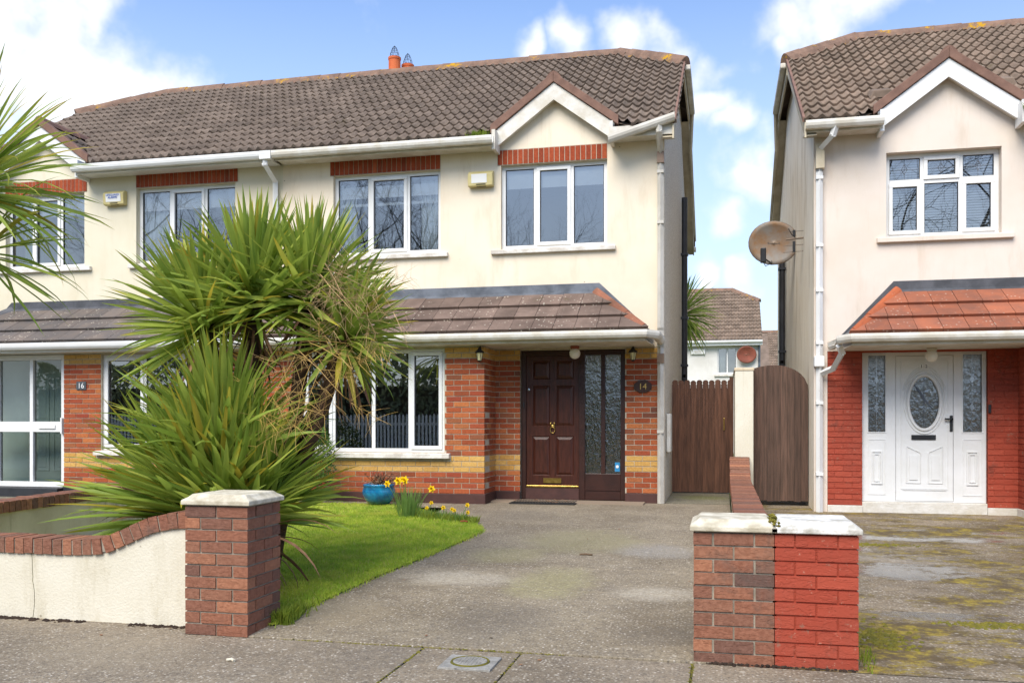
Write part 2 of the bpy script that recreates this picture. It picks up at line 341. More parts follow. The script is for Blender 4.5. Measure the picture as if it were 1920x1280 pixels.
wet_concrete('drive', '#8f836d', '#766a56', [(-2.1,7.3,1.1,(1,1.6,0),'#b3ab9a',.6),(-.5,7.0,.8,(1,1.4,0),'#b3ab9a',.6),(-1.35,7.3,1.2,(1.5,.9,0),'#98926a',.7),(-1.5,6.0,1.2,(1.4,1,0),'#5f584f',.6),(-.4,5.8,.6,(1,1,0),'#5a534a',.5),
    (-1.4,9.4,1.7,(1.2,1,0),'#8b8562',.7),(-2.0,8.4,.9,(1,1,0),'#8f8a5e',.5),(-.6,8.9,.9,(1,1,0),'#959491',.5),(-2.5,11.2,1.2,(1,1,0),'#5d564e',.5),(-2.6,6.0,.8,(1,1,0),'#8d8068',.6)], .22)
wet_concrete('pavement_concrete', '#8c7f6b', '#746856', [(-3.5,4.8,1.4,(1,1.5,0),'#948872',.5),(-1.9,5.0,.7,(1,1,0),'#57524c',.4)], .10)
wet_concrete('mossy_drive', '#8f7f66', '#6d5f4a', [(1.6,10.8,.8,(.7,1.6,0),'#9a968d',.6),(1.6,9.2,.9,(.7,1.3,0),'#9b958a',.5),(3.2,9.3,1.7,(1,1,0),'#5f4a22',.75),(2.6,6.3,1.2,(.8,1.4,0),'#5a5044',.6)], .92, True)
wet_concrete('passage_concrete', '#7b7662', '#625f4a', [(-.3,14,.9,(1,1,0),'#6c6f3a',.7)], .5)
plain('asphalt', '#55544f', '#49484a', 2, .9, .5, 120)
plain('ground', '#5b6a36', '#6b6a48', .4, 1, .5, 12)
plain('joint_dark', '#3c382f', '#5a5a2c', 9, 1)
# ------------------------------------------------------------------ mesh helpers
def setp(o, label=None, cat=None, group=None, kind=None):
    for k, v in (('label',label),('category',cat),('group',group),('kind',kind)):
        if v: o[k] = v
    return o
def link(name, me, parent=None, loc=None):
    o = bpy.data.objects.new(name, me); COL.objects.link(o)
    if parent: o.parent = parent
    if loc is not None: o.location = loc
    return o
def thing(name, loc, label, cat, group=None, rz=0):
    o = bpy.data.objects.new(name, None); COL.objects.link(o); o.location = loc; o.rotation_euler[2] = rz; o.empty_display_size = .2
    return setp(o, label, cat, group)
class MB:
    def __init__(s, sx=1): s.v = []; s.f = []; s.sx = sx
    def add(s, vs, fs):
        b = len(s.v); s.v += [(s.sx*x, y, z) for x, y, z in vs]
        s.f += [tuple(b+i for i in (f if s.sx > 0 else f[::-1])) for f in fs]; return s
    def box(s, x0, x1, y0, y1, z0, z1):
        if x0 > x1: x0, x1 = x1, x0
        return s.add([(x0,y0,z0),(x1,y0,z0),(x1,y1,z0),(x0,y1,z0),(x0,y0,z1),(x1,y0,z1),(x1,y1,z1),(x0,y1,z1)],
              [(0,3,2,1),(4,5,6,7),(0,1,5,4),(1,2,6,5),(2,3,7,6),(3,0,4,7)])
    def prism(s, pts, axis, a, b):      # polygon extruded: axis 'x' pts=(y,z); 'y' pts=(x,z); 'z' pts=(x,y)
        def P(p, k): return {'x':(k,p[0],p[1]),'y':(p[0],k,p[1]),'z':(p[0],p[1],k)}[axis]
        n = len(pts); vs = [P(p,a) for p in pts]+[P(p,b) for p in pts]
        fs = [tuple(range(n))[::-1], tuple(range(n,2*n))]+[(i,(i+1)%n,n+(i+1)%n,n+i) for i in range(n)]
        return s.add(vs, fs)
    def tube(s, pts, r, n=8, cap=True, r1=None):
        pts = [Vector(p) for p in pts]; m = len(pts); rings = []
        rr = r if isinstance(r,(list,tuple)) else [r+(((r1 if r1 is not None else r)-r)*i/(m-1)) for i in range(m)]
        up = None; vs = []
        for i, p in enumerate(pts):
            d = (pts[min(i+1,m-1)]-pts[max(i-1,0)]).normalized()
            a = d.cross(Vector((0,0,1)) if abs(d.z) < .9 else Vector((0,1,0))).normalized()
            if up is not None:
                a = (up - d*up.dot(d)).normalized() if (up - d*up.dot(d)).length > 1e-4 else a
            up = a; b = d.cross(a)
            for k in range(n):
                an = 2*math.pi*k/n; q = p + (a*math.cos(an)+b*math.sin(an))*rr[i]; vs.append(tuple(q))
        fs = [(i*n+k, i*n+(k+1)%n, (i+1)*n+(k+1)%n, (i+1)*n+k) for i in range(m-1) for k in range(n)]
        if cap: fs += [tuple(range(n))[::-1], tuple((m-1)*n+k for k in range(n))]
        return s.add(vs, fs)
    def lathe(s, prof, c=(0,0,0), n=24):
        vs = [(c[0]+r*math.cos(2*math.pi*k/n), c[1]+r*math.sin(2*math.pi*k/n), c[2]+z) for r, z in prof for k in range(n)]
        fs = [(i*n+k, i*n+(k+1)%n, (i+1)*n+(k+1)%n, (i+1)*n+k) for i in range(len(prof)-1) for k in range(n)]
        return s.add(vs, fs)
    def build(s, name, mat, parent=None, smooth=False, loc=None, bevel=0, kind=None):
        me = bpy.data.meshes.new(name); me.from_pydata(s.v, [], s.f); me.materials.append(MATS[mat])
        if smooth: me.polygons.foreach_set('use_smooth', [True]*len(me.polygons))
        me.update(); o = link(name, me, parent, loc)
        if bevel:
            md = o.modifiers.new('bevel','BEVEL'); md.width = bevel; md.segments = 2; md.limit_method = 'ANGLE'
        if kind: o['kind'] = kind
        return o
def wallholes(mb, x0, x1, z0, z1, y0, y1, holes):
    xs = sorted({x0,x1,*[a for h in holes for a in h[:2]]}); zs = sorted({z0,z1,*[a for h in holes for a in h[2:]]})
    def solid(i, j):
        if i < 0 or j < 0 or i >= len(xs)-1 or j >= len(zs)-1: return False
        cx, cz = (xs[i]+xs[i+1])/2, (zs[j]+zs[j+1])/2
        return not any(h[0] < cx < h[1] and h[2] < cz < h[3] for h in holes)
    for i in range(len(xs)-1):
        for j in range(len(zs)-1):
            if not solid(i,j): continue
            a,b,c,d = xs[i],xs[i+1],zs[j],zs[j+1]
            mb.add([(a,y0,c),(b,y0,c),(b,y0,d),(a,y0,d)],[(0,1,2,3)]); mb.add([(a,y1,c),(b,y1,c),(b,y1,d),(a,y1,d)],[(3,2,1,0)])
            if not solid(i-1,j): mb.add([(a,y0,c),(a,y1,c),(a,y1,d),(a,y0,d)],[(3,2,1,0)])
            if not solid(i+1,j): mb.add([(b,y0,c),(b,y1,c),(b,y1,d),(b,y0,d)],[(0,1,2,3)])
            if not solid(i,j-1): mb.add([(a,y0,c),(b,y0,c),(b,y1,c),(a,y1,c)],[(3,2,1,0)])
            if not solid(i,j+1): mb.add([(a,y0,d),(b,y0,d),(b,y1,d),(a,y1,d)],[(0,1,2,3)])
def text(name, body, size, mat, parent, loc, extr=.002, align='CENTER', rz=0):
    cu = bpy.data.curves.new(name,'FONT'); cu.body = body; cu.size = size; cu.extrude = extr; cu.align_x = align; cu.align_y = 'CENTER'; cu.resolution_u = 3
    tmp = bpy.data.objects.new('tmp', cu); COL.objects.link(tmp)
    me = bpy.data.meshes.new_from_object(tmp.evaluated_get(bpy.context.evaluated_depsgraph_get()))
    bpy.data.objects.remove(tmp); me.materials.clear(); me.materials.append(MATS[mat])
    o = link(name, me, parent, loc); o.rotation_euler = (rad(90),0,rz); return o
def camdist(p): return (Vector(p)-camo.location).length
def in_view(p, m=.03):
    d = Vector(p)-camo.location; r = d.x*math.cos(YAW)+d.y*math.sin(YAW); w = -d.x*math.sin(YAW)+d.y*math.cos(YAW)
    if w < .1: return False
    u = .5+1722/1920*r/w; v = (790-1722*d.z/w)/1280
    return -m < u < 1+m and -m < v < 1+m
_cache = {}
def box_mesh(name, dx, dy, dz, mat, open_back=None):
    k = (name, round(dx,3), round(dy,3), round(dz,3), mat)
    if k not in _cache:
        m = MB().box(0,dx,0,dy,0,dz); me = bpy.data.meshes.new(name); me.from_pydata(m.v, [], m.f); me.materials.append(MATS[mat]); _cache[k] = me
    return _cache[k]
class Pieces:      # like pieces of one owner: the limit nearest in view become objects, the rest one joined part
    def __init__(s, name, owner, limit=300): s.name = name; s.owner = owner; s.limit = limit; s.items = []; s.raw = []
    def box(s, x, y, z, dx, dy, dz, mat, prio=0, rot=None, parent=None): s.items.append((prio, (x,y,z), (dx,dy,dz), mat, rot, parent))
    def flush(s):
        M = s.owner.matrix_basis
        def key(it):
            p = M @ Vector(it[1]); return (0 if in_view(p) else 1, it[0], camdist(p))
        s.items.sort(key=key); mbs = {}
        for i, (pr, p, d, mat, rot, par) in enumerate(s.items):
            if i < s.limit:
                o = link(s.name, box_mesh(s.name, *d, mat), par or s.owner, p)
                if rot: o.rotation_euler = rot
            else:
                mb = mbs.setdefault(mat, MB()); b = MB().box(0,d[0],0,d[1],0,d[2])
                R = Euler(rot).to_matrix() if rot else None
                vs = [tuple((R @ Vector(q) if R else Vector(q))+Vector(p)) for q in b.v]; mb.add(vs, b.f)
        for mat, mb in mbs.items(): mb.build(s.name+'work', mat, s.owner, kind='stuff')
CH, BL = .0755, .225
def bricks(P, sx, u0, u1, z0, n, plane, axis='x', mats=('red_brick','yellow_brick'), yellow=(), off=0., holes=(), prio=0, proud=.0, dep=.05):
    """stretcher bond; axis 'x': face towards -y at y=plane; axis 'y': face along local +x at x=plane (runs in y)"""
    for c in range(n):
        z = z0+c*CH; s0 = u0-BL+(off if c % 2 == 0 else off+BL/2); s0 = s0-BL*math.ceil((s0-u0)/BL) if s0 > u0 else s0
        x = s0
        while x < u1-.004:
            a, b = max(x, u0), min(x+BL-.01, u1); x += BL
            segs = [(a,b)]
            for (h0,h1,hz0,hz1) in holes:
                if hz0 < z+CH/2 < hz1:
                    ns = []
                    for (p,q) in segs:
                        if p < h0: ns.append((p,min(q,h0)))
                        if q > h1: ns.append((max(p,h1),q))
                    segs = ns
            for (a,b) in segs:
                if b-a < .02: continue
                m = mats[1] if c in yellow else mats[0]; j = random.uniform(-.0012,.0012)
                if axis == 'x':
                    xa = a if sx > 0 else -b
                    P.box(xa, plane+j, z, b-a, dep, CH-.0125, m, prio)
                else:
                    xa = plane-dep+j if sx > 0 else -plane-j
                    P.box(xa, a, z, dep, b-a, CH-.0125, m, prio)
# ------------------------------------------------------------------ wavy roof tiles
def tile_mesh(w=.30, l=.385, waves=2, amp=.019, th=.02, mat='roof_tile', flat=False):
    k = ('tile', w, l, waves, amp, mat, flat)
    if k in _cache: return _cache[k]
    n = 2 if flat else 6*waves+1; vs = []; fs = []
    for i in range(n):
        x = w*i/(n-1); ph = 2*math.pi*waves*i/(n-1)
        z = 0 if flat else amp*1.5*(math.cos(ph+math.pi)*.82+.18*math.cos(2*ph))
        vs += [(x, 0, z+th+.022), (x, l, z+.004), (x, 0.004, z-.006)]
    for i in range(n-1):
        a, b = 3*i, 3*i+3
        fs += [(a,b,b+1,a+1), (a+2,b+2,b,a)]
    if flat: fs += [(0,1,2),(3,5,4)]
    me = bpy.data.meshes.new('roof_tile'); me.from_pydata(vs, [], fs); me.materials.append(MATS[mat])
    if not flat:
        me.polygons.foreach_set('use_smooth', [i % 2 == 0 for i in range(len(me.polygons))])
    _cache[k] = me; return me
def tile_slope(owner, org, ex, ey, w, gauge, cols, rows, mesh, keep, clips, limit=300, name='roof_tile', x0=0., jit=.004):
    """org: eave corner (owner space), ex along the eave, ey up the slope. clips: f(pt)->list of (co,no) planes whose outer side is cut"""
    ex, ey = Vector(ex).normalized(), Vector(ey).normalized(); ez = ex.cross(ey)
    if ez.z < 0: ez = -ez
    flip = ex.cross(ey).z < 0
    items = []
    for r in range(rows):
        for c in range(cols):
            p = Vector(org)+ex*(c*w+x0)+ey*(r*gauge)
            cen = p+ex*w/2+ey*gauge/2
            st = keep(cen, p, ex*w, ey*gauge)
            if st: items.append((p, cen, st))
    M = owner.matrix_basis
    items.sort(key=lambda it: (0 if in_view(M @ it[1], .0) else 1, camdist(M @ it[1])))
    rest = MB(); basis = Matrix((ex, ey, ez)).transposed()
    for i, (p, cen, st) in enumerate(items):
        R = basis @ Euler((random.uniform(-jit,jit),random.uniform(-jit,jit),random.uniform(-jit,jit))).to_matrix()
        T = Matrix.Translation(p+ez*random.uniform(0,.003)) @ R.to_4x4()
        me = mesh
        if st == 'clip':
            bm = bmesh.new(); bm.from_mesh(mesh); inv = T.inverted()
            for co, no in clips(cen):
                bmesh.ops.bisect_plane(bm, geom=bm.verts[:]+bm.edges[:]+bm.faces[:], plane_co=inv @ Vector(co), plane_no=(inv.to_3x3() @ Vector(no)).normalized(), clear_outer=True)
            if len(bm.faces) == 0: bm.free(); continue
            me = bpy.data.meshes.new(name); bm.to_mesh(me); bm.free(); me.materials.append(mesh.materials[0])
        if i < limit:
            o = link(name, me, owner); o.matrix_basis = T
        else:
            rest.sx = 1; rest.add([tuple(T @ v.co) for v in me.vertices], [tuple(q.vertices) for q in me.polygons])
    if rest.v: rest.build(name+'_field', mesh.materials[0].name, owner, kind='stuff')
def ridge_run(owner, a, b, mat='ridge_tile', w=.13, h=.09, seg=.42, name='ridge_tile', ang=None):
    a, b = Vector(a), Vector(b); d = b-a; n = max(1, round(d.length/seg)); d.normalize()
    side = d.cross(Vector((0,0,1))).normalized(); up = side.cross(d)
    if up.z < 0: up = -up
    L = (b-a).length/n
    prof = [(-w,-h*.75),(-w*.72,h*.1),(-w*.35,h*.75),(0,h),(w*.35,h*.75),(w*.72,h*.1),(w,-h*.75)]
    vs = []; m = len(prof)
    for t, g in ((0,1.06),(L*1.02,.98)):
        vs += [tuple(d*t+side*x*g+up*z*g) for x, z in prof]
    fs = [(i,i+1,m+i+1,m+i) for i in range(m-1)]+[tuple(range(m)), tuple(range(m,2*m))]
    me = bpy.data.meshes.new(name); me.from_pydata(vs, [], fs); me.materials.append(MATS[mat])
    for i in range(n):
        o = link(name, me, owner, a+d*L*i+up*random.uniform(-.006,.006))
def gutter(owner, pts, mat='white_pvc', r=.055, name='gutter'):
    mb = MB(); pts = [Vector(p) for p in pts]; prof = [(-r,r*.9),(-r*1.08,r*.3),(-r*.95,-r*.3),(-r*.55,-r*.85),(0,-r),(r*.6,-r*.85),(r,-r*.2),(r,r*.9),(r*.86,r*.9),(r*.86,-r*.1),(0,-r*.8),(-r*.8,-.1*r),(-r*.86,r*.9)]
    vs = []; m = len(prof)
    for i, p in enumerate(pts):
        d0 = (pts[i]-pts[i-1]).normalized() if i else (pts[1]-pts[0]).normalized()
        d1 = (pts[i+1]-pts[i]).normalized() if i < len(pts)-1 else d0
        s0, s1 = d0.cross(Vector((0,0,1))), d1.cross(Vector((0,0,1))); s = (s0+s1).normalized(); s = s/max(.5, s.dot(s0.normalized()))
        if s0.y > 0 and abs(s0.y) > .5: s = -s
        vs += [tuple(p+(-s)*x+Vector((0,0,z))) for x, z in prof]
    fs = [(i*m+k, i*m+(k+1)%m, (i+1)*m+(k+1)%m, (i+1)*m+k) for i in range(len(pts)-1) for k in range(m)]
    fs += [tuple(range(m)), tuple((len(pts)-1)*m+k for k in range(m))]
    mb.add(vs, fs); return mb.build(name, mat, owner)
def pipe(owner, pts, w=.033, mat='white_pvc', name='downpipe', brackets=(), n=4):
    mb = MB(); pts = [Vector(p) for p in pts]
    for a, b in zip(pts[:-1], pts[1:]):
        d = (b-a).normalized(); mb.tube([a-d*w*.5, b+d*w*.5], w*1.2 if n == 4 else w, n)
    o = mb.build(name, mat, owner)
    for z in brackets:
        p = None
        for a, b in zip(pts[:-1], pts[1:]):
            if min(a.z,b.z) <= z <= max(a.z,b.z) and abs(a.x-b.x)+abs(a.y-b.y) < .01: p = a
        if p: MB().box(p.x-w*1.25,p.x+w*1.25,p.y-w*1.25,p.y+w*1.7,z-.02,z+.02).build('pipe_bracket', mat, o)
    return o
# ------------------------------------------------------------------ windows
def bars(mb, x0, x1, z0, z1, y0, y1, w):      # rectangular ring
    mb.box(x0,x1,y0,y1,z0,z0+w); mb.box(x0,x1,y0,y1,z1-w,z1); mb.box(x0,x0+w,y0,y1,z0+w,z1-w); mb.box(x1-w,x1,y0,y1,z0+w,z1-w)
def window(root, sx, x0, x1, z0, z1, y, lights, frame='white_pvc', glassm='window_glass', fw=.055, transom=None, blind=None):
    """lights: list of (xa, xb, opener) in local x; y = outer face of the frame"""
    mb = MB(sx); bars(mb, x0, x1, z0, z1, y, y+.07, fw)
    for i, (a, b, op) in enumerate(lights[:-1]): mb.box(b-.0275, b+.0275, y, y+.07, z0+fw, z1-fw)
    w = mb.build('window', frame, root, bevel=.004)
    n = len(lights)
    for i, (a, b, op) in enumerate(lights):
        a2 = a+fw if i == 0 else a+.0275; b2 = b-fw if i == n-1 else b-.0275
        rows = [(z0+fw, z1-fw)]
        if transom:
            MB(sx).box(a2, b2, y+.001, y+.069, transom-.03, transom+.03).build('transom', frame, w)
            rows = [(z0+fw, transom-.03), (transom+.03, z1-fw)]
        for j, (c, d) in enumerate(rows):
            o = op if not isinstance(op, tuple) else op[j]
            if o:
                s = MB(sx); bars(s, a2-.012, b2+.012, c-.012, d+.012, y-.018, y+.03, .05); s.build('sash', frame, w, bevel=.005)
                aa, bb, cc, dd = a2+.037, b2-.037, c+.037, d-.037
            else: aa, bb, cc, dd = a2, b2, c, d
            g = MB(sx); bars(g, aa, bb, cc, dd, y+.012, y+.03, .008); g.build('gasket', 'black_plastic', w)
            MB(sx).add([(aa,y+.025,cc),(bb,y+.025,cc),(bb,y+.025,dd),(aa,y+.025,dd)],[(0,1,2,3)]).build('pane', glassm, w)
    return w
def sill(w, sx, x0, x1, z0, z1, y0, y1, mat='sill_paint'):
    MB(sx).prism([(y0,z0),(y0,z1-.012),(y1,z1),(y1,z0)],'x',x0,x1).build('sill', mat, w, bevel=.006)
def curtain(w, sx, x0, x1, z0, z1, y, mat='curtain', folds=7, amp=.025, name='curtain'):
    mb = MB(sx); n = folds*6; vs = []
    for i in range(n+1):
        x = x0+(x1-x0)*i/n; yy = y+amp*math.sin(2*math.pi*folds*i/n); vs += [(x,yy,z0),(x,yy,z1)]
    mb.add(vs, [(2*i,2*i+2,2*i+3,2*i+1) for i in range(n)]); mb.build(name, mat, w, smooth=True)
# ------------------------------------------------------------------ the ground
def gz(y): return -.22+(min(max(y,5.3),12)-5.3)*.22/6.7
mb = MB(); ys = [-900,-40,5.3,12,60,1500]; zs = [-.42,-.42,-.36,-.2,-.2,-.2]
mb.add([(x,y,z) for y, z in zip(ys,zs) for x in (-1200,1200)], [(2*i,2*i+1,2*i+3,2*i+2) for i in range(5)])
setp(mb.build('ground','ground'), kind='structure')
setp(MB().add([(-200,-6,-.36),(200,-6,-.36),(200,2.2,-.36),(-200,2.2,-.36)],[(0,1,2,3)]).build('road','asphalt'), kind='structure')
MB().box(-60,60,2.2,2.34,-.4,-.225).build('kerb','pavement_concrete')['kind'] = 'structure'
pv = MB().box(-30,-3.365,2.34,5.5,-.4,-.235).box(-3.365,30,2.34,5.29,-.4,-.235).build('pavement','joint_dark'); pv['kind'] = 'structure'
xj = [-14,-11.5,-9.2,-6.95,-4.85,-1.755,-1.155,-.165,1.75,3.6,5.6,8]
def slab(name, poly, mat, parent, th=.03, seed=0):      # poly with z per corner
    n = len(poly); vs = list(poly)+[(x,y,z-th) for x,y,z in poly]
    return MB().add(vs, [tuple(range(n)), tuple(range(n,2*n))[::-1]]+[(n+i,n+(i+1)%n,(i+1)%n,i) for i in range(n)]).build(name, mat, parent, bevel=.004)
for a, b in zip(xj[:-1], xj[1:]):
    z = -.22+random.uniform(-.003,.003)
    if b < -3.4: P_ = [(a+.006,2.36,z),(b-.006,2.36,z),(b-.006,5.47,z),(a+.006,5.47,z)]
    elif a < -3.4: P_ = [(a+.006,2.36,z),(b-.006,2.36,z),(b-.006,5.27,z),(-3.37,5.27,z),(-3.37,5.47,z),(a+.006,5.47,z)]
    else: P_ = [(a+.006,2.36,z),(b-.006,2.36,z),(b-.006,5.27,z+random.uniform(-.002,.002)),(a+.006,5.27,z)]
    slab('paving_slab', P_, 'pavement_concrete', pv)
dr = MB().add([(-3.0,5.3,-.25),(.1,5.3,-.25),(.1,12,-.03),(.1,13.0,-.03),(-3.4,13.0,-.03),(-3.0,12,-.03)],[(0,1,2,3,4,5)]).build('driveway','joint_dark'); dr['kind'] = 'structure'
for a, b in ((5.31,7.0),(7.006,7.9),(7.912,10.3),(10.306,11.99)):
    slab('drive_slab', [(-2.99,a,gz(a)),(.098,a,gz(a)),(.098,b,gz(b)),(-2.99 if b < 9.9 else -3.6,b,gz(b)),*([(-3.6,10.3,gz(10.3))] if b > 11 else [])][:5 if b > 11 else 4], 'drive', dr)
slab('drive_slab', [(-3.6,12.0,0),(.098,12.0,0),(.098,12.97,0),(-3.6,12.97,0)], 'drive', dr)
slab('path_slab', [(-6.6,11.93,0),(-3.606,11.93,0),(-3.606,12.4,0),(-6.6,12.4,0)], 'drive', dr)
sp = MB().add([(-.8,12.98,.002),(.098,12.98,.002),(.098,25,.002),(-.8,25,.002)],[(0,1,2,3)]).build('side_passage','passage_concrete'); sp['kind'] = 'structure'
nd = MB().add([(.36,5.275,-.221),(7,5.275,-.221),(7,12,-.07),(.36,12,-.07),(7,13.2,-.065),(.36,13.2,-.065),(.36,25,-.03),(1.3,25,-.03),(1.3,13.2,-.065)],
    [(0,1,2,3),(3,2,4,8,5),(5,8,7,6)]).build('neighbour_driveway','mossy_drive'); nd['kind'] = 'structure'
n16 = MB().add([(-14,5.4,-.215),(-6.9,5.4,-.215),(-6.9,12.97,.0),(-14,12.97,.0)],[(0,1,2,3)]).build('neighbour_path','passage_concrete'); n16['kind'] = 'structure'
# lawn: soil sheet and grass blades
LP = [(-2.89,5.56),(-2.876,6.25),(-2.82,7.14),(-2.70,8.16),(-2.61,9.1),(-2.58,9.75),(-2.72,10.15),(-2.95,10.45),(-3.2,10.65),(-3.6,11.1),(-3.95,11.5),(-4.35,11.80),(-4.8,11.9),(-6.6,11.92),(-6.6,5.7)]
lawn = MB().add([(x,y,gz(y)+.012) for x,y in LP],[tuple(range(len(LP)))]).build('lawn','lawn_soil'); lawn['kind'] = 'structure'
def blades(name, pts, h, w, mat, lean=.5, parent=None, label=None, cat=None):
    n = len(pts); pts = np.array(pts); a = np.random.rand(n)*2*np.pi; hh = h*(.55+.75*np.random.rand(n)); ww = w*(.7+.6*np.random.rand(n))
    dx, dy = np.cos(a), np.sin(a); le = lean*hh*np.random.rand(n); la = np.random.rand(n)*2*np.pi
    V = np.zeros((n,5,3))
    V[:,0] = np.c_[pts[:,0]-dx*ww/2, pts[:,1]-dy*ww/2, pts[:,2]]; V[:,1] = np.c_[pts[:,0]+dx*ww/2, pts[:,1]+dy*ww/2, pts[:,2]]
    mx, my = pts[:,0]+np.cos(la)*le*.35, pts[:,1]+np.sin(la)*le*.35
    V[:,2] = np.c_[mx-dx*ww*.4, my-dy*ww*.4, pts[:,2]+hh*.6]; V[:,3] = np.c_[mx+dx*ww*.4, my+dy*ww*.4, pts[:,2]+hh*.6]
    V[:,4] = np.c_[pts[:,0]+np.cos(la)*le, pts[:,1]+np.sin(la)*le, pts[:,2]+hh]
    b = (np.arange(n)*5)[:,None]
    F = np.concatenate([b+[0,1,3], b+[0,3,2], b+[2,3,4]],1).reshape(-1,3)
    me = bpy.data.meshes.new(name); me.vertices.add(n*5); me.vertices.foreach_set('co', V.ravel()); me.loops.add(F.size); me.loops.foreach_set('vertex_index', F.ravel().astype(np.int32))
    me.polygons.add(len(F)); me.polygons.foreach_set('loop_start', np.arange(0,F.size,3,dtype=np.int32)); me.update(calc_edges=True); me.materials.append(MATS[mat])
    o = link(name, me, parent); o['kind'] = 'stuff'; return setp(o, label, cat)
def inpoly(x, y, P):
    c = False; j = len(P)-1
    for i in range(len(P)):
        if (P[i][1] > y) != (P[j][1] > y) and x < (P[j][0]-P[i][0])*(y-P[i][1])/(P[j][1]-P[i][1])+P[i][0]: c = not c
        j = i
    return c
gp = []
while len(gp) < 95000:
    x, y = random.uniform(-6.6,-2.5), random.uniform(5.6,11.95)
    if x < -4.6 and random.random() < .6: continue
    if inpoly(x,y,LP): gp.append((x,y,gz(y)+.01))
for i in range(2600):     # ragged edge creeping on to the drive
    k = random.randrange(0,10); a, b = LP[k], LP[k+1]; s = random.random(); x, y = a[0]+(b[0]-a[0])*s+random.gauss(.0,.022), a[1]+(b[1]-a[1])*s+random.gauss(0,.02); gp.append((x,y,gz(y)+.002))
blades('grass', gp, .028, .0055, 'grass', 1.3, None, 'bright green lawn grass beside the concrete driveway', 'grass')
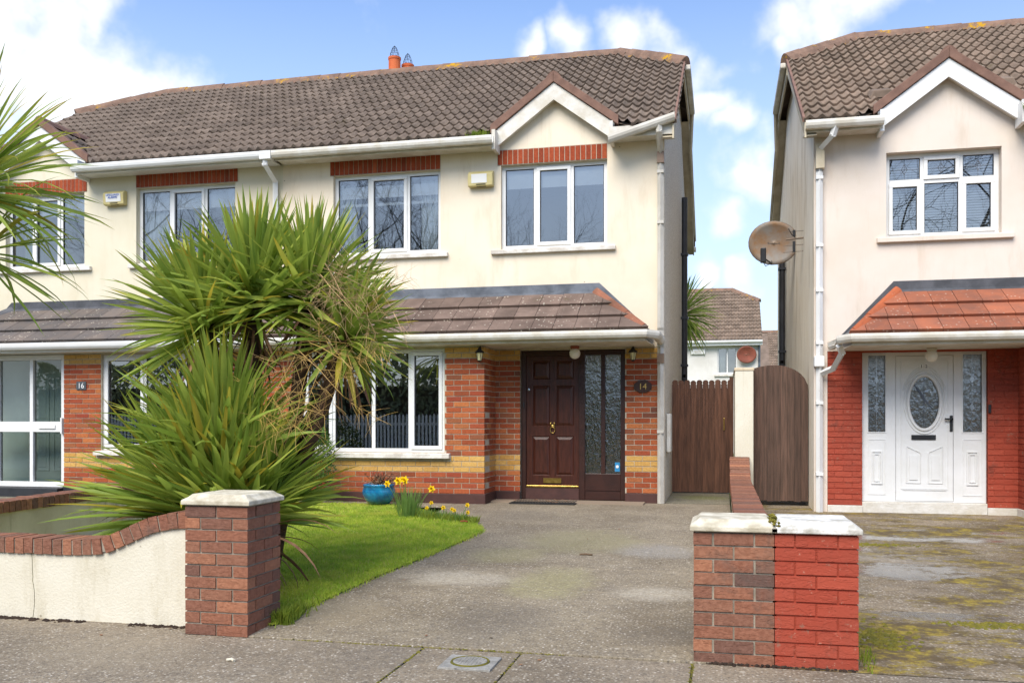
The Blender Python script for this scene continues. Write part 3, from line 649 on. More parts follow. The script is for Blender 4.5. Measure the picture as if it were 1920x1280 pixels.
# ------------------------------------------------------------------ houses
HW, RX, T = 5.78, 5.945, .615        # wall corner, verge, roof tangent; local x from the party wall, y=0 wall face (street is -y)
EY, EZ, RY = -.36, 5.19, 4.15        # eave line, ridge line
RZ = EZ+(RY-EY)*T
def roofz(y): return EZ+(y-EY)*T
def house(cfg):
    sx = cfg['sx']; c = cfg; B = lambda: MB(sx)
    root = thing('house', (c['P'], 12.95, c['zoff']), c['label'], 'house', None)
    be, d0, d1, g = c['be'], c['d0'], c['d1'], c['g']; wm, wr = c['winM'], c['winR']; bw = c['winB']
    porch = c.get('porch')
    # walls
    mb = B(); wallholes(mb, 0, HW, 2.19, 5.2, 0, .28, [(*wr, c['wz0'], c['wz1']), (*wm, c['wz0'], c['wz1'])])
    hw = .80; ap = 5.72
    hw = (ap+.06-5.2)/.74; mb.prism([(g-hw,5.2),(g+hw,5.2),(g,ap+.06)],'y',0,.28)
    wall = mb.build('wall', c['wall'], root)
    mb = B(); wallholes(mb, be-.3, HW-.001, -.3, 2.19, .008, .28, [(d0,d1,-.5,2.165)]); mb.build('lower_wall', c['mortar'], root)
    mb = B(); wallholes(mb, 0, be-.001, -.3, 2.19, -.642, -.36, [(*bw, c['bz0'], 2.16)])
    mb.box(be-.3, be-.008, -.36, .008, -.3, 2.19); mb.build('bay_wall', c['mortar'], root)
    ys = [(0.012,-.3),(8.36,-.3),(8.36,5.2),(5.37,roofz(2.93)-.06),(2.93,roofz(2.93)-.06),(0.012,5.3)]
    B().prism(ys,'x',HW-.26,HW+.002).build('side_wall', c['side'], root)
    B().prism(ys,'x',-.1,.1).build('party_wall','room', root)
    B().box(0,HW,8.1,8.36,-.3,5.2).build('rear_wall', c['side'], root)
    mb = B(); mb.box(.1,HW-.26,.28,8.1,2.45,2.6); mb.box(.1,HW-.26,3.4,3.5,0,5.2); mb.box(.1,HW-.26,.28,8.1,5.2,5.24)
    mb.box(3.05,3.12,.28,3.4,2.6,5.2); mb.box(3.05,3.12,.0,3.4,.02,2.45); mb.build('partition','room', root)
    B().box(.1,HW-.26,-.36,8.1,-.1,.02).build('room_floor','room_floor', root)
    # bricks
    P = Pieces('brick', root); bm = c['bricks']; yel = c['yellow']; pz = .14
    n = 27
    bricks(P, sx, 0, be, pz, n, -.65, 'x', bm, yel, holes=[(bw[0]-.01,bw[1]+.01,c['bz0']-.07,9),(bw[0]-.1,bw[1]+.1,c['bz0']-.08,c['bz0']-.02)], prio=c['bayprio'])
    if not porch:
        bricks(P, sx, -.65+.052, 0, pz, n, be, 'y', bm, yel, off=.11)
        bricks(P, sx, be, d0, pz, n, 0, 'x', bm, yel, off=.06)
    bricks(P, sx, d1, c['pierx'], pz, n, 0, 'x', bm, yel, off=.02)
    P.flush()
    if c['pierx'] < HW-.02:
        B().box(c['pierx']+.002, HW+.004, -.004, .008, -.3, 2.19).build('corner_render', c['wall'], root)
    pl = -.3
    for bx in [(0,be+.018,-.668,-.6)]+([] if porch else [(be-.05,be+.018,-.6,-.018),(be-.05,d0,-.018,.05)])+[(d1,c['pierx']+(.02 if sx > 0 else 0),-.018,.05)]:
        B().box(*bx,pl,.135).build('plinth', c['plinth'], root, bevel=.006)
    # soldier lintels
    if c.get('lintels', True):
        for (a, b) in (wm, wr):
            a -= .05; b += .0; nb = round((b-a)/.075); st = (b-a)/nb
            L = B().box(a, b, -.006, .02, c['wz1']-.002, c['wz1']+.222).build('lintel', 'mortar', root)
            for i in range(nb):
                xa = a+i*st+.005; xa = xa if sx > 0 else -(xa+st-.01)
                link('brick', box_mesh('brick', st-.01, .04, .205, 'soldier_brick'), L, (xa, -.012+random.uniform(-.001,.001), c['wz1']+.006))
    # upper windows
    lm = [(wm[0], wm[0]+.56, 0), (wm[0]+.56, wm[0]+1.17, 1), (wm[0]+1.17, wm[1], 0)]
    lr = [(wr[0], wr[0]+.50, 0), (wr[0]+.50, wr[0]+1.03, 1), (wr[0]+1.03, wr[1], 0)]
    yw = c['reveal']
    w1 = window(root, sx, wm[0], wm[1], c['wz0'], c['wz1'], yw, lm)
    if c.get('leaded'):
        w2 = window(root, sx, wr[0], wr[1], c['wz0'], c['wz1'], yw, [(wr[0],wr[0]+.46,(1,0)),(wr[0]+.46,wr[0]+.93,(0,1)),(wr[0]+.93,wr[1],(1,0))], transom=c['wz1']-.37, fw=.06)
    else: w2 = window(root, sx, wr[0], wr[1], c['wz0'], c['wz1'], yw, lr)
    for w, (a, b) in ((w1,wm),(w2,wr)): sill(w, sx, a-.14, b+.12, c['wz0']-.075, c['wz0']-.002, -.06, yw+.02, c.get('sill','sill_paint'))
    c['dress'](w1, w2, sx, c)
    # bay window
    nb = c['bay']
    wb = window(root, sx, bw[0], bw[1], c['bz0'], 2.16, -.60, nb)
    sill(wb, sx, bw[0]-.09, bw[1]+.09, c['bz0']-.08, c['bz0']-.002, -.73, -.58)
    # canopy roof
    ct, cz0, cy0 = 2.985, 2.345, -.95; hx, hx2 = c['hip'], c['hip2']; sl = Vector((0,-cy0,ct-cz0)).normalized()
    mb = B(); mb.add([(0,cy0,cz0),(hx2,cy0,cz0),(hx,0,ct),(0,0,ct),(hx2+.05,0,cz0)],[(0,1,2,3),(1,4,2)]); mb.build('canopy_deck', 'dark_lead', root)
    cm = tile_mesh(.286, .385, 1, 0, .022, c['canopy'], True)
    hipn = Vector((0-cy0, hx2-hx, 0)).normalized()      # in mirrored-free space, outward to +x
    hco = Vector((hx,0,ct))
    def hs(p): q = Vector((sx*p.x, p.y, p.z)); return (q-hco).dot(Vector((-cy0, (hx2-hx), 0)).normalized())
    def keep(cen, p, a, b):
        s = [hs(p), hs(p+a), hs(p+b), hs(p+a+b)]
        return None if min(s) > 0 else ('clip' if max(s) > 0 else 'full')
    nn = Vector((-cy0, hx2-hx, 0)).normalized(); nw = (sx*nn.x, nn.y, 0)
    if sx > 0: org, ex = (0,cy0-.03,cz0-.012), (1,0,0)
    else: org, ex = (-.292*21,cy0-.03,cz0-.012), (1,0,0)
    tile_slope(root, org, ex, sl, .292, .355, 21 if sx < 0 else 21, 3, cm, keep if sx > 0 else (lambda cen,p,a,b: keep(cen,p,a,b) if cen.x < 0 else None), lambda cen: [((sx*hx,0,ct), nw)], name='canopy_tile', jit=.003)
    ridge_run(root, (sx*(hx2-.02),cy0+.01,cz0+.02), (sx*hx,-.03,ct-.0), c['hipmat'], .075, .05, .4, 'hip_tile')
    mb = B(); mb.box(0,hx+.03,-.014,.01,ct-.035,ct+.115); mb.add([(0,-.0,ct+.012),(hx,-.0,ct+.012),(hx,-.09,ct-.045),(0,-.09,ct-.045)],[(0,1,2,3)])
    mb.prism([(hx+.03,ct+.115),(hx+.03,ct-.03),(hx2+.0,cz0-.03),(hx2+.1,cz0-.03)],'y',-.012,.01); mb.build('flashing', c['flash'], root)
    mb = B(); mb.box(0,hx2+.0,cy0+.02,cy0+.04,2.19,2.34); mb.build('fascia', c.get('fascia2','weathered_white'), root)
    B().add([(0,cy0+.04,2.19),(hx2,cy0+.04,2.19),(hx2+.05,.0,2.19),(0,.0,2.19),(0,cy0+.04,2.205),(hx2,cy0+.04,2.205),(hx2+.05,0,2.205),(0,0,2.205)],[(0,1,2,3),(4,5,6,7),(1,2,6,5)]).build('soffit','weathered_white', root)
    gy = cy0-.045; gz2 = 2.275
    gutter(root, [(sx*0,gy,gz2),(sx*(hx2-.0),gy,gz2+.004),(sx*(hx2+.12),gy+.13,gz2-.004),(sx*(hx2+.14),-.03,gz2-.02)], c['gut2'], .055)
    # main eaves
    e0 = g-.83
    for (a, b, tilt) in ((0.03, e0, 0), (g+.83, RX-.02, c.get('sag',0))):
        B().prism([(-.33,5.04),(-.33,5.19),(-.31,5.19),(-.31,5.04)],'x',a,b).build('fascia', c.get('fascia','white_pvc'), root)
        B().box(a,b,-.31,-.002,5.062,5.074).build('soffit', c.get('fascia','white_pvc'), root)
        if tilt: gutter(root, [(sx*(a-.02),-.40,4.99),(sx*(b+.02),-.39,5.245)], 'gutter_grey', .058)
        else: gutter(root, [(sx*a,-.39,5.115),(sx*b,-.39,5.115)], c['gut'], .058)
    # dormer gable: bargeboards, verge tiles
    oz, iz, s = 5.94, 5.70, .74; hb = .86
    for k in (-1, 1):
        B().prism([(g,oz),(g+k*hb,oz-s*hb),(g+k*hb,oz-s*hb-.2),(g+k*(hb-.06),iz-s*(hb-.06)),(g,iz)],'y',-.135,-.10).build('bargeboard', c['barge'], root)
        B().prism([(g,oz+.14),(g+k*(hb+.06),oz+.14-s*(hb+.06)),(g+k*(hb+.06),oz+.01-s*(hb+.06)),(g,oz+.005)],'y',-.165,-.02).build('verge_tile', 'verge_tile', root, bevel=.008)
        B().add([(g,-.1,iz+.02),(g+k*hb,-.1,iz-s*hb+.02),(g+k*hb,0,iz-s*hb+.02),(g,0,iz+.02)],[(0,1,2,3)]).build('soffit','weathered_white', root)
        B().box(g+k*(hb-.05),g+k*(hb+.0),-.32,-.02,5.0,5.28).build('box_end', c['barge'], root)
    # dormer slopes
    dz = oz+.06; dyr = EY+(dz-EZ)/T
    mb = B()
    for k in (-1,1): mb.add([(g,-.12,dz),(g,dyr,dz),(g+k*.92,EY+(dz-s*.92-EZ)/T,dz-s*.92),(g+k*.92,-.12,dz-s*.92)],[(0,1,2,3)])
    mb.build('dormer_deck','dark_lead', root)
    tm = tile_mesh(.30, .385, 2, .019, .02, c['tile'])
    def dmain(p): return roofz(p.y)+.05
    for k in (-1,1):
        kk = k*sx; up = Vector((-kk*1,0,s)).normalized(); L = math.hypot(.92,.92*s)
        xd = Vector((0,1,0)) if kk > 0 else Vector((0,-1,0)); o0 = Vector((sx*g+kk*.93,-.14 if kk > 0 else -.14+1.5,dz-s*.93))
        vn = Vector((0,T,-1)).normalized()      # valley: drop what lies under the main roof
        def keepd(cen,p,a,b):
            q = [p, p+a, p+b, p+a+b]; h = [v.z-roofz(v.y) for v in q]
            if any(v.y < -.2 for v in q): return None
            return None if max(h) < 0 else ('clip' if min(h) < 0 else 'full')
        tile_slope(root, o0, xd, up, .30, .335, 5, 3, tm, keepd, lambda cen: [((0,EY,EZ),(0,T,-1))], 40)
    ridge_run(root, (sx*g,-.15,dz+.03),(sx*g,dyr+.15,dz+.03), 'verge_tile', .12, .07, .42)
    # main roof
    vN = math.hypot(1,T)
    mb = B(); hy = 2.93; rx = RX-1.25
    hd = (dz-EZ)/s; mb.add([(0,EY+.03,EZ-.015),(g-hd,EY+.03,EZ-.015),(g,dyr+.03,dz-.04),(g+hd,EY+.03,EZ-.015),(RX-.01,EY+.03,EZ-.015),(RX-.01,hy,roofz(hy)-.035),(rx,RY,RZ-.035),(g,RY,RZ-.035),(0,RY,RZ-.035)],[(0,1,2,7,8),(2,3,4,5,6,7)])
    mb.add([(0,2*RY-EY,EZ),(RX,2*RY-EY,EZ),(RX,2*RY-hy,roofz(hy)),(rx,RY,RZ-.02),(0,RY,RZ-.02)],[(4,3,2,1,0)])
    mb.add([(RX,hy,roofz(hy)-.03),(RX,2*RY-hy,roofz(hy)-.03),(rx,RY,RZ-.03)],[(0,1,2)]); mb.build('roof_deck', c['tile'], root)
    hn = Vector((RY-hy, RX-rx, 0)).normalized()
    def hside(p): return (Vector((sx*p.x-RX, p.y-hy,0))).dot(hn)
    def dside(p): return (dz-s*abs(sx*p.x-g))-roofz(p.y)      # >0 : inside the dormer
    def keepm(cen,p,a,b):
        q = [p,p+a,p+b,p+a+b]; h = [hside(v) for v in q]; d = [dside(v) for v in q]
        if min(h) > -.02 or min(d) > 0.03: return None
        if max(v.y for v in q) > RY+.2: return None
        if sx*cen.x > RX-.02 or sx*cen.x < 0: return None
        return 'clip' if (max(h) > 0 or max(d) > 0) else 'full'
    def clipm(cen):
        out = [((sx*RX,hy,0),(sx*hn.x,hn.y,0))]; k = 1 if sx*cen.x > g else -1
        # valley plane: z_dormer = z_main  ->  dz - s*k*(x-g) - roofz(y) = 0, outer side is inside the dormer
        if abs(sx*cen.x-g) > .1 and dside(cen) > -.45: out.append(((sx*g,dyr,0),(-s*k*sx,-T,0)))
        return out
    ncol = 20; x0 = RX-ncol*.2985
    if sx > 0: org, x00 = (0,EY-.02,EZ-.005), x0
    else: org, x00 = (-RX,EY-.02,EZ-.005), 0
    tile_slope(root, org, (1,0,0), (0,1,T), .2985, .335, ncol, 16, tm, keepm, clipm)
    ridge_run(root, (0,RY,RZ+.03), (sx*rx,RY,RZ+.03)); ridge_run(root, (sx*rx,RY,RZ+.03), (sx*(RX+.02),hy,roofz(hy)+.05)); ridge_run(root, (sx*rx,RY,RZ+.03), (sx*(RX+.02),2*RY-hy,roofz(hy)+.05))
    # verge edge, side barges, half-hip eave
    for k, (ya, yb, za, zb) in enumerate(((EY,hy,EZ,roofz(hy)),(2*RY-EY,2*RY-hy,EZ,roofz(hy)))):
        B().prism([(ya,za+.05),(yb,zb+.05),(yb,zb-.02),(ya,za-.02)],'x',RX-.02,RX+.012).build('verge_tile','verge_tile', root)
        B().prism([(ya,za-.022),(yb,zb-.022),(yb,zb-.22),(ya,za-.22)],'x',RX-.035,RX-.012).build('bargeboard', c['sidebarge'], root)
        B().add([(HW,ya,za-.2),(RX-.035,ya,za-.2),(RX-.035,yb,zb-.2),(HW,yb,zb-.2)],[(0,1,2,3)]).build('soffit', c['sidebarge'], root)
    zz = roofz(hy)
    B().box(RX-.03,RX+.0,hy,2*RY-hy,zz-.22,zz-.03).build('fascia', c['sidebarge'], root)
    B().box(RX+.002,RX+.1,hy+.02,2*RY-hy-.02,zz-.09,zz+.0).build('gutter', 'weathered_white', root, bevel=.02)
    pipe(root, [(sx*(RX+.05),2*RY-hy-.06,zz-.05),(sx*(RX-.0),2*RY-hy+.5,zz-.62),(sx*(RX-.0),2*RY-EY-.1,EZ+.1)], .03, c['sidebarge'])
    gutter(root, [(sx*0,2*RY-EY+.04,EZ-.08),(sx*(RX+.03),2*RY-EY+.04,EZ-.08)], c['gut'], .058)
    return root
def pane_sheet(w, sx, x0,x1,z0,z1,y,mat,name): MB(sx).box(x0,x1,y,y+.004,z0,z1).build(name, mat, w)
def dress14(w1, w2, sx, c):
    wm, wr = c['winM'], c['winR']
    pane_sheet(w1, sx, wm[0]+.02, wm[1]-.02, 4.52, 4.70, .15, 'net_blind','blind'); pane_sheet(w1, sx, wm[0]+.02, wm[1]-.02, 4.40, 4.44, .152, 'net_blind','blind')
    curtain(w1, sx, wm[1]-.36, wm[1]-.02, 3.6, 4.75, .2, 'curtain', 4)
    curtain(w1, sx, wm[0]+.02, wm[0]+.3, 3.6, 4.75, .2, 'curtain', 4)
    pane_sheet(w2, sx, wr[0]+.03, wr[1]-.03, 4.53, 4.82, .145, 'net_blind','blind')
def dress16(w1, w2, sx, c):
    for w, a in ((w1,c['winM']),(w2,c['winR'])):
        pane_sheet(w, sx, a[0]+.02, a[1]-.02, 4.52, 4.80, .165, 'net_blind','blind')
    curtain(w1, sx, c['winM'][1]-.5, c['winM'][1]-.02, 3.6, 4.7, .22, 'curtain', 6)
    curtain(w2, sx, c['winR'][1]-.55, c['winR'][1]-.2, 3.6, 4.7, .22, 'green_curtain', 5)
def dress12(w1, w2, sx, c):
    a, b = c['winR']
    for i in range(34):
        z = 3.7+i*.034
        MB(sx).add([(a+.02,.2,z),(b-.02,.2,z),(b-.02,.225,z+.018),(a+.02,.225,z+.018)],[(0,1,2,3)]).build('blind_slat','net_blind', w2)
    mb = MB(sx)       # lead lines and diamonds in the top lights
    for x0,x1 in ((a+.06,a+.43),(a+.53,a+.86),(a+.96,b-.06)):
        xc = (x0+x1)/2; zc = c['wz1']-.2; y = c['reveal']+.022
        mb.box(x0,x1,y,y+.002,zc-.003,zc+.003); mb.box(xc-.003,xc+.003,y,y+.002,zc-.13,zc+.13)
        for k in (-1,1): mb.prism([(xc,zc+.075),(xc+k*.04,zc),(xc,zc-.075),(xc,zc-.062),(xc+k*.031,zc),(xc,zc+.062)],'y',y-.001,y+.0025)
    mb.build('leadwork','lead', w2)
h14 = house(dict(P=-6.575, sx=1, zoff=0, label='cream house with brown panelled front door numbered 14, centre of the picture', wall='cream_render', side='pebbledash', mortar='mortar',
    be=3.36, d0=3.723, d1=5.237, g=4.24, winM=(.83,2.524), winR=(3.44,4.985), winB=(.62,2.782), wz0=3.635, wz1=4.85, bz0=.705, pierx=5.735, reveal=.07, bayprio=0,
    bricks=('red_brick','yellow_brick'), yellow={4,5,6,26,25}, plinth='plinth_brown', hip=4.845, hip2=5.60, canopy='canopy_brown', hipmat='hip_brown', flash='lead', gut='weathered_white', gut2='weathered_white', tile='roof_tile',
    barge='weathered_white', sidebarge='barge_beige', fascia='weathered_white', sag=1, dress=dress14, bay=[(.62,1.10,1),(1.10,1.712,0),(1.712,2.264,0),(2.264,2.782,1)]))
h16 = house(dict(P=-6.575, sx=-1, zoff=0, label='pale cream house with white glazed porch numbered 16, at the left', wall='pale_render', side='side_beige', mortar='mortar', porch=True,
    be=3.36, d0=3.723, d1=5.237, g=4.24, winM=(.81,2.55), winR=(3.5,5.0), winB=(.62,2.70), wz0=3.655, wz1=4.86, bz0=.705, pierx=5.735, reveal=.09, bayprio=0,
    bricks=('red_brick','yellow_brick'), yellow={4,5,6,26,25}, plinth='step_black', hip=4.845, hip2=5.60, canopy='canopy_grey', hipmat='dark_lead', flash='dark_lead', gut='white_pvc', gut2='white_pvc', fascia2='white_pvc', tile='roof_tile',
    barge='white_pvc', sidebarge='white_pvc', dress=dress16, bay=[(.62,1.30,0),(1.30,1.98,0),(1.98,2.70,1)]))
h12 = house(dict(P=6.98, sx=-1, zoff=-.11, label='beige house with white front door numbered 12 and red-painted brick, at the right', wall='beige_render', side='side_beige', mortar='painted_red',
    be=3.28, d0=3.64, d1=5.17, g=4.134, winM=(.83,2.45), winR=(3.475,4.87), winB=(.62,2.70), wz0=3.685, wz1=4.80, bz0=.705, pierx=5.61, reveal=.12, bayprio=1, lintels=False, leaded=True, sill='beige_render',
    bricks=('painted_red','painted_red'), yellow=(), plinth='plinth_white', hip=4.75, hip2=5.42, canopy='canopy_orange', hipmat='hip_orange', flash='dark_lead', gut='weathered_white', gut2='weathered_white', tile='roof_tile_warm',
    barge='white_pvc', sidebarge='barge_beige', fascia='weathered_white', dress=dress12, bay=[(.62,1.30,0),(1.30,1.98,0),(1.98,2.70,1)]))
# --- downpipes and pipes
pipe(h14, [(5.735,-.39,5.16),(5.735,-.39,5.07),(5.735,-.07,4.86),(5.735,-.07,2.42),(5.735,-.07,.02)], .036, 'gutter_grey', brackets=(4.6,3.9,2.2,1.0))
MB().box(5.69,5.785,-.12,-.02,4.72,4.87).build('pipe_socket','brown_pipe',h14); MB().box(5.69,5.785,-.12,-.02,1.95,2.08).build('pipe_socket','brown_pipe',h14)
pipe(h14, [(-.1,-.39,5.08),(-.1,-.39,4.98),(-.1,-.06,4.80),(-.1,-.06,3.12)], .036, 'white_pvc', brackets=(4.1,3.4))
MB().box(-.16,.02,-.45,-.33,5.05,5.17).build('gutter_union','white_pvc',h14)
pipe(h14, [(5.87,4.75,5.35),(5.87,4.75,2.0),(5.87,4.75,.02)], .055, 'soil_pipe', 'soil_pipe', (4.3,3.1,2.2), 10)
pipe(h14, [(5.80,2.6,1.30),(6.02,2.6,1.30),(6.08,2.6,1.22),(6.08,2.6,.02)], .055, 'brown_pipe', 'waste_pipe', (), 10)
mbx = MB().box(5.79,5.85,.35,.75,.7,1.25).build('meter_box','weathered_white',h14, bevel=.01)
pipe(h12, [(-5.55,-.39,5.08),(-5.58,-.36,4.98),(-5.72,-.07,4.88),(-5.72,-.07,4.6),(-5.72,-.07,2.0),(-5.72,-.07,.02)], .036, 'white_pvc', brackets=(4.5,3.6,3.0,2.3,1.5,.55))
MB().box(-5.79,-5.66,-.15,-.0,1.98,2.12).build('hopper','white_pvc',h12,bevel=.01)
MB().box(-5.77,-5.66,-.13,-.02,4.62,4.95).build('pipe_socket','barge_beige',h12)
pipe(h12, [(-5.545,-.72,2.2),(-5.50,-.62,2.12),(-5.56,-.25,1.95),(-5.68,-.09,1.90)], .036, 'white_pvc')
pipe(h12, [(-5.86,5.55,4.72),(-5.86,5.55,2.4),(-5.86,5.55,.02)], .058, 'soil_pipe', 'soil_pipe', (4.2,2.6,1.9), 10)
MB().lathe([(.05,0),(.07,.02),(.07,.1),(.05,.14),(.02,.16)],(-5.86,5.55,4.72),12).build('vent_cowl','black_plastic',h12)
for x, y in ((4.87,.42),(3.32,.55)):
    o = MB().add([(-.16,-.13,0),(.16,-.13,0),(.16,.16,0),(-.16,.16,0),(-.11,-.08,.09),(.11,-.08,.09),(.12,.16,.05),(-.12,.16,.05)],[(4,5,6,7),(0,1,5,4),(1,2,6,5),(2,3,7,6),(3,0,4,7)]).build('roof_vent','roof_tile_warm',h12,bevel=.015)
    o.location = (-x, y, roofz(y)+.04); o.rotation_euler = (math.atan(T),0,0)
# --- chimney on the party line
ch = MB().box(-.42,.55,RY+.05,RY+.75,RZ-.9,RZ+.03).build('chimney','side_beige',h14); MB().box(-.46,.59,RY+.02,RY+.78,RZ+.03,RZ+.08).build('chimney_cap','cap_stone',ch)
for x, y, h in ((.19,RY+.25,.40),(.38,RY+.5,.33)):
    p = MB().lathe([(.10,0),(.125,.02),(.12,.05),(.118,h-.06),(.128,h-.04),(.128,h),(.1,h),(.1,.1)],(x,y,RZ+.03),20).build('chimney_pot','terracotta',ch,smooth=False)
    m = MB(); z = RZ+.03+h
    for k in range(8):
        a = k*math.pi/4; m.tube([(x+.1*math.cos(a),y+.1*math.sin(a),z-.02),(x+.085*math.cos(a+.2),y+.085*math.sin(a+.2),z+.08),(x+.04*math.cos(a+.3),y+.04*math.sin(a+.3),z+.2),(x,y,z+.24)],.004,3)
    for zz, r in ((z+.08,.085),(z+.16,.055)): m.tube([(x+r*math.cos(q*.5236),y+r*math.sin(q*.5236),zz) for q in range(13)],.004,3)
    m.build('bird_guard','black_iron',ch)
# --- front door of number 14
def panel(mb, x0, x1, z0, z1, y):       # raised and fielded panel facing -y
    b = .035
    mb.add([(x0,y,z0),(x1,y,z0),(x1,y,z1),(x0,y,z1),(x0+b*.4,y+.012,z0+b*.4),(x1-b*.4,y+.012,z0+b*.4),(x1-b*.4,y+.012,z1-b*.4),(x0+b*.4,y+.012,z1-b*.4),
            (x0+b*1.4,y-.004,z0+b*1.4),(x1-b*1.4,y-.004,z0+b*1.4),(x1-b*1.4,y-.004,z1-b*1.4),(x0+b*1.4,y-.004,z1-b*1.4)],
           [(0,1,5,4),(1,2,6,5),(2,3,7,6),(3,0,4,7),(4,5,9,8),(5,6,10,9),(6,7,11,10),(7,4,8,11),(8,9,10,11)])
D = h14; y0 = .09
m = MB(); m.box(3.725,3.795,y0-.02,y0+.1,.02,2.16); m.box(4.57,4.655,y0-.02,y0+.1,.02,2.16); m.box(5.165,5.235,y0-.02,y0+.1,.02,2.16); m.box(3.795,4.57,y0-.02,y0+.1,2.09,2.16); m.box(4.655,5.165,y0-.02,y0+.1,2.09,2.16)
m.box(4.655,5.165,y0-.01,y0+.1,.02,.40); m.box(4.885,4.945,y0-.01,y0+.1,.40,2.09)
df = m.build('door_frame','brown_pvc',D,bevel=.006)
for a, b in ((4.655,4.885),(4.945,5.165)): MB().add([(a,y0+.03,.40),(b,y0+.03,.40),(b,y0+.03,2.09),(a,y0+.03,2.09)],[(0,1,2,3)]).build('pane','rippled_glass',df)
MB().box(4.66,5.16,y0-.022,y0-.011,.16,.19).build('weather_bar','brown_pvc',df)
st = MB().box(5.08,5.15,y0+.024,y0+.028,.43,.56).build('sticker','sticker_blue',df); MB().prism([(5.115+.022*math.cos(a*.5236),.50+.022*math.sin(a*.5236)) for a in range(12)],'y',y0+.02,y0+.025).build('sticker_ring','white_ink',df)
MB().box(3.72,5.24,y0-.06,y0+.12,-.1,.02).build('door_step','plinth_brown',D)
MB().box(3.795,4.57,y0-.03,y0+.1,.02,.185).build('threshold','plinth_brown',D)
m = MB(); wallholes(m, 3.797,4.568,.205,2.088,y0+.015,y0+.06,[]); dl = None
m = MB(); X = [(3.88,4.145),(4.225,4.49)]; Zs = [(.36,.93),(1.07,1.66),(1.75,2.02)]
wallholes(m, 3.797,4.568,.205,2.088,y0+.012,y0+.06,[(a,b,c_,d_) for a,b in X for c_,d_ in Zs]); dl = m.build('door','door_brown',D)
for a,b in X:
    for c_,d_ in Zs: mm = MB(); panel(mm,a,b,c_,d_,y0+.014); mm.build('door_panel','door_brown',dl)
MB().box(3.80,4.565,y0-.02,y0+.012,.19,.222).build('weather_bar','brass',dl,bevel=.006)
lb = MB(); bars(lb,4.05,4.31,.255,.325,y0-.004,y0+.013,.014); lb.box(4.062,4.298,y0+.001,y0+.013,.267,.313); lb.build('letter_box','brass',dl)
kn = MB(); kn.lathe([(.0,.028),(.018,.026),(.03,.016),(.034,.0)],(0,0,0),14); kn2 = kn.build('knocker','brass',dl,smooth=True); kn2.location = (4.185,y0+.01,1.075); kn2.rotation_euler = (rad(90),0,0)
MB().tube([(.034*math.cos(a*.449),0,.046*math.sin(a*.449)) for a in range(15)],.006,6).build('knocker_ring','brass',dl,smooth=True,loc=(4.185,y0-.012,1.02))
for dx in (-1,1): MB().tube([(4.185+dx*.02,y0,1.09),(4.185+dx*.034,y0-.01,1.115),(4.185+dx*.02,y0-.006,1.125)],.009,6).build('knocker_mane','brass',dl)
lk = MB().lathe([(0,.012),(.016,.01),(.018,0)],(0,0,0),12).build('lock','chrome',dl,loc=(3.835,y0+.012,1.60)); lk.rotation_euler = (rad(90),0,0)
MB().box(3.755,3.775,y0-.032,y0-.02,1.34,1.42).build('doorbell','black_plastic',df)
# --- porch of number 16 (sliding white frame, inner door)
D = h16; S = -1
m = MB(S); py = -.60; px0, px1 = 3.38, 5.30
m.box(px0,px0+.07,py,py+.1,.12,2.18); m.box(px1-.07,px1,py,py+.1,.12,2.18); m.box(px0+.07,px1-.07,py,py+.1,2.10,2.18); m.box(px0+.07,px1-.07,py,py+.1,.12,.20)
for xx in (4.0,4.62): m.box(xx-.03,xx+.03,py+.01,py+.09,.20,2.10)
pf = m.build('porch_frame','white_pvc',D,bevel=.005)
m = MB(S); m.box(px0+.07,3.97,py+.015,py+.08,.98,1.14); m.box(4.03,4.59,py+.015,py+.08,.98,1.14); m.box(4.65,px1-.07,py+.015,py+.08,.98,1.14); m.build('midrail','white_pvc',pf)
MB(S).box(3.56,3.86,py-.005,py+.016,1.03,1.09).build('letter_box','white_pvc',pf,bevel=.004); MB(S).box(3.40,3.43,py-.05,py+.0,.95,1.2).build('door_handle','white_pvc',pf,bevel=.006)
for a,b in ((px0+.07,3.97),(4.03,4.59),(4.65,px1-.07)):
    for c_,d_ in ((.20,.98),(1.14,2.10)): MB(S).add([(a,py+.05,c_),(b,py+.05,c_),(b,py+.05,d_),(a,py+.05,d_)],[(0,1,2,3)]).build('pane','porch_glass',pf)
MB(S).box(3.36,5.35,-.80,-.50,-.1,.115).build('porch_step','step_black',D,bevel=.008)
MB(S).box(3.4,5.25,-.5,.2,-.1,.12).build('porch_floor','room_floor',D)
m = MB(S); m.box(3.74,5.22,.10,.16,.12,2.16); ind = m.build('door','grey_green_door',D)
for a,b in ((3.92,4.14),(4.26,4.48)):
    for c_,d_ in ((.35,.95),(1.15,1.85)): mm = MB(S); panel(mm,a,b,c_,d_,.096); bars(mm,a-.02,b+.02,c_-.02,d_+.02,.088,.1,.02); mm.build('door_panel','grey_green_door',ind)
m = MB(S); m.box(3.74,3.82,.05,.1,.12,2.16); m.box(4.58,4.66,.05,.1,.12,2.16); m.build('door_frame','grey_green_door',D)
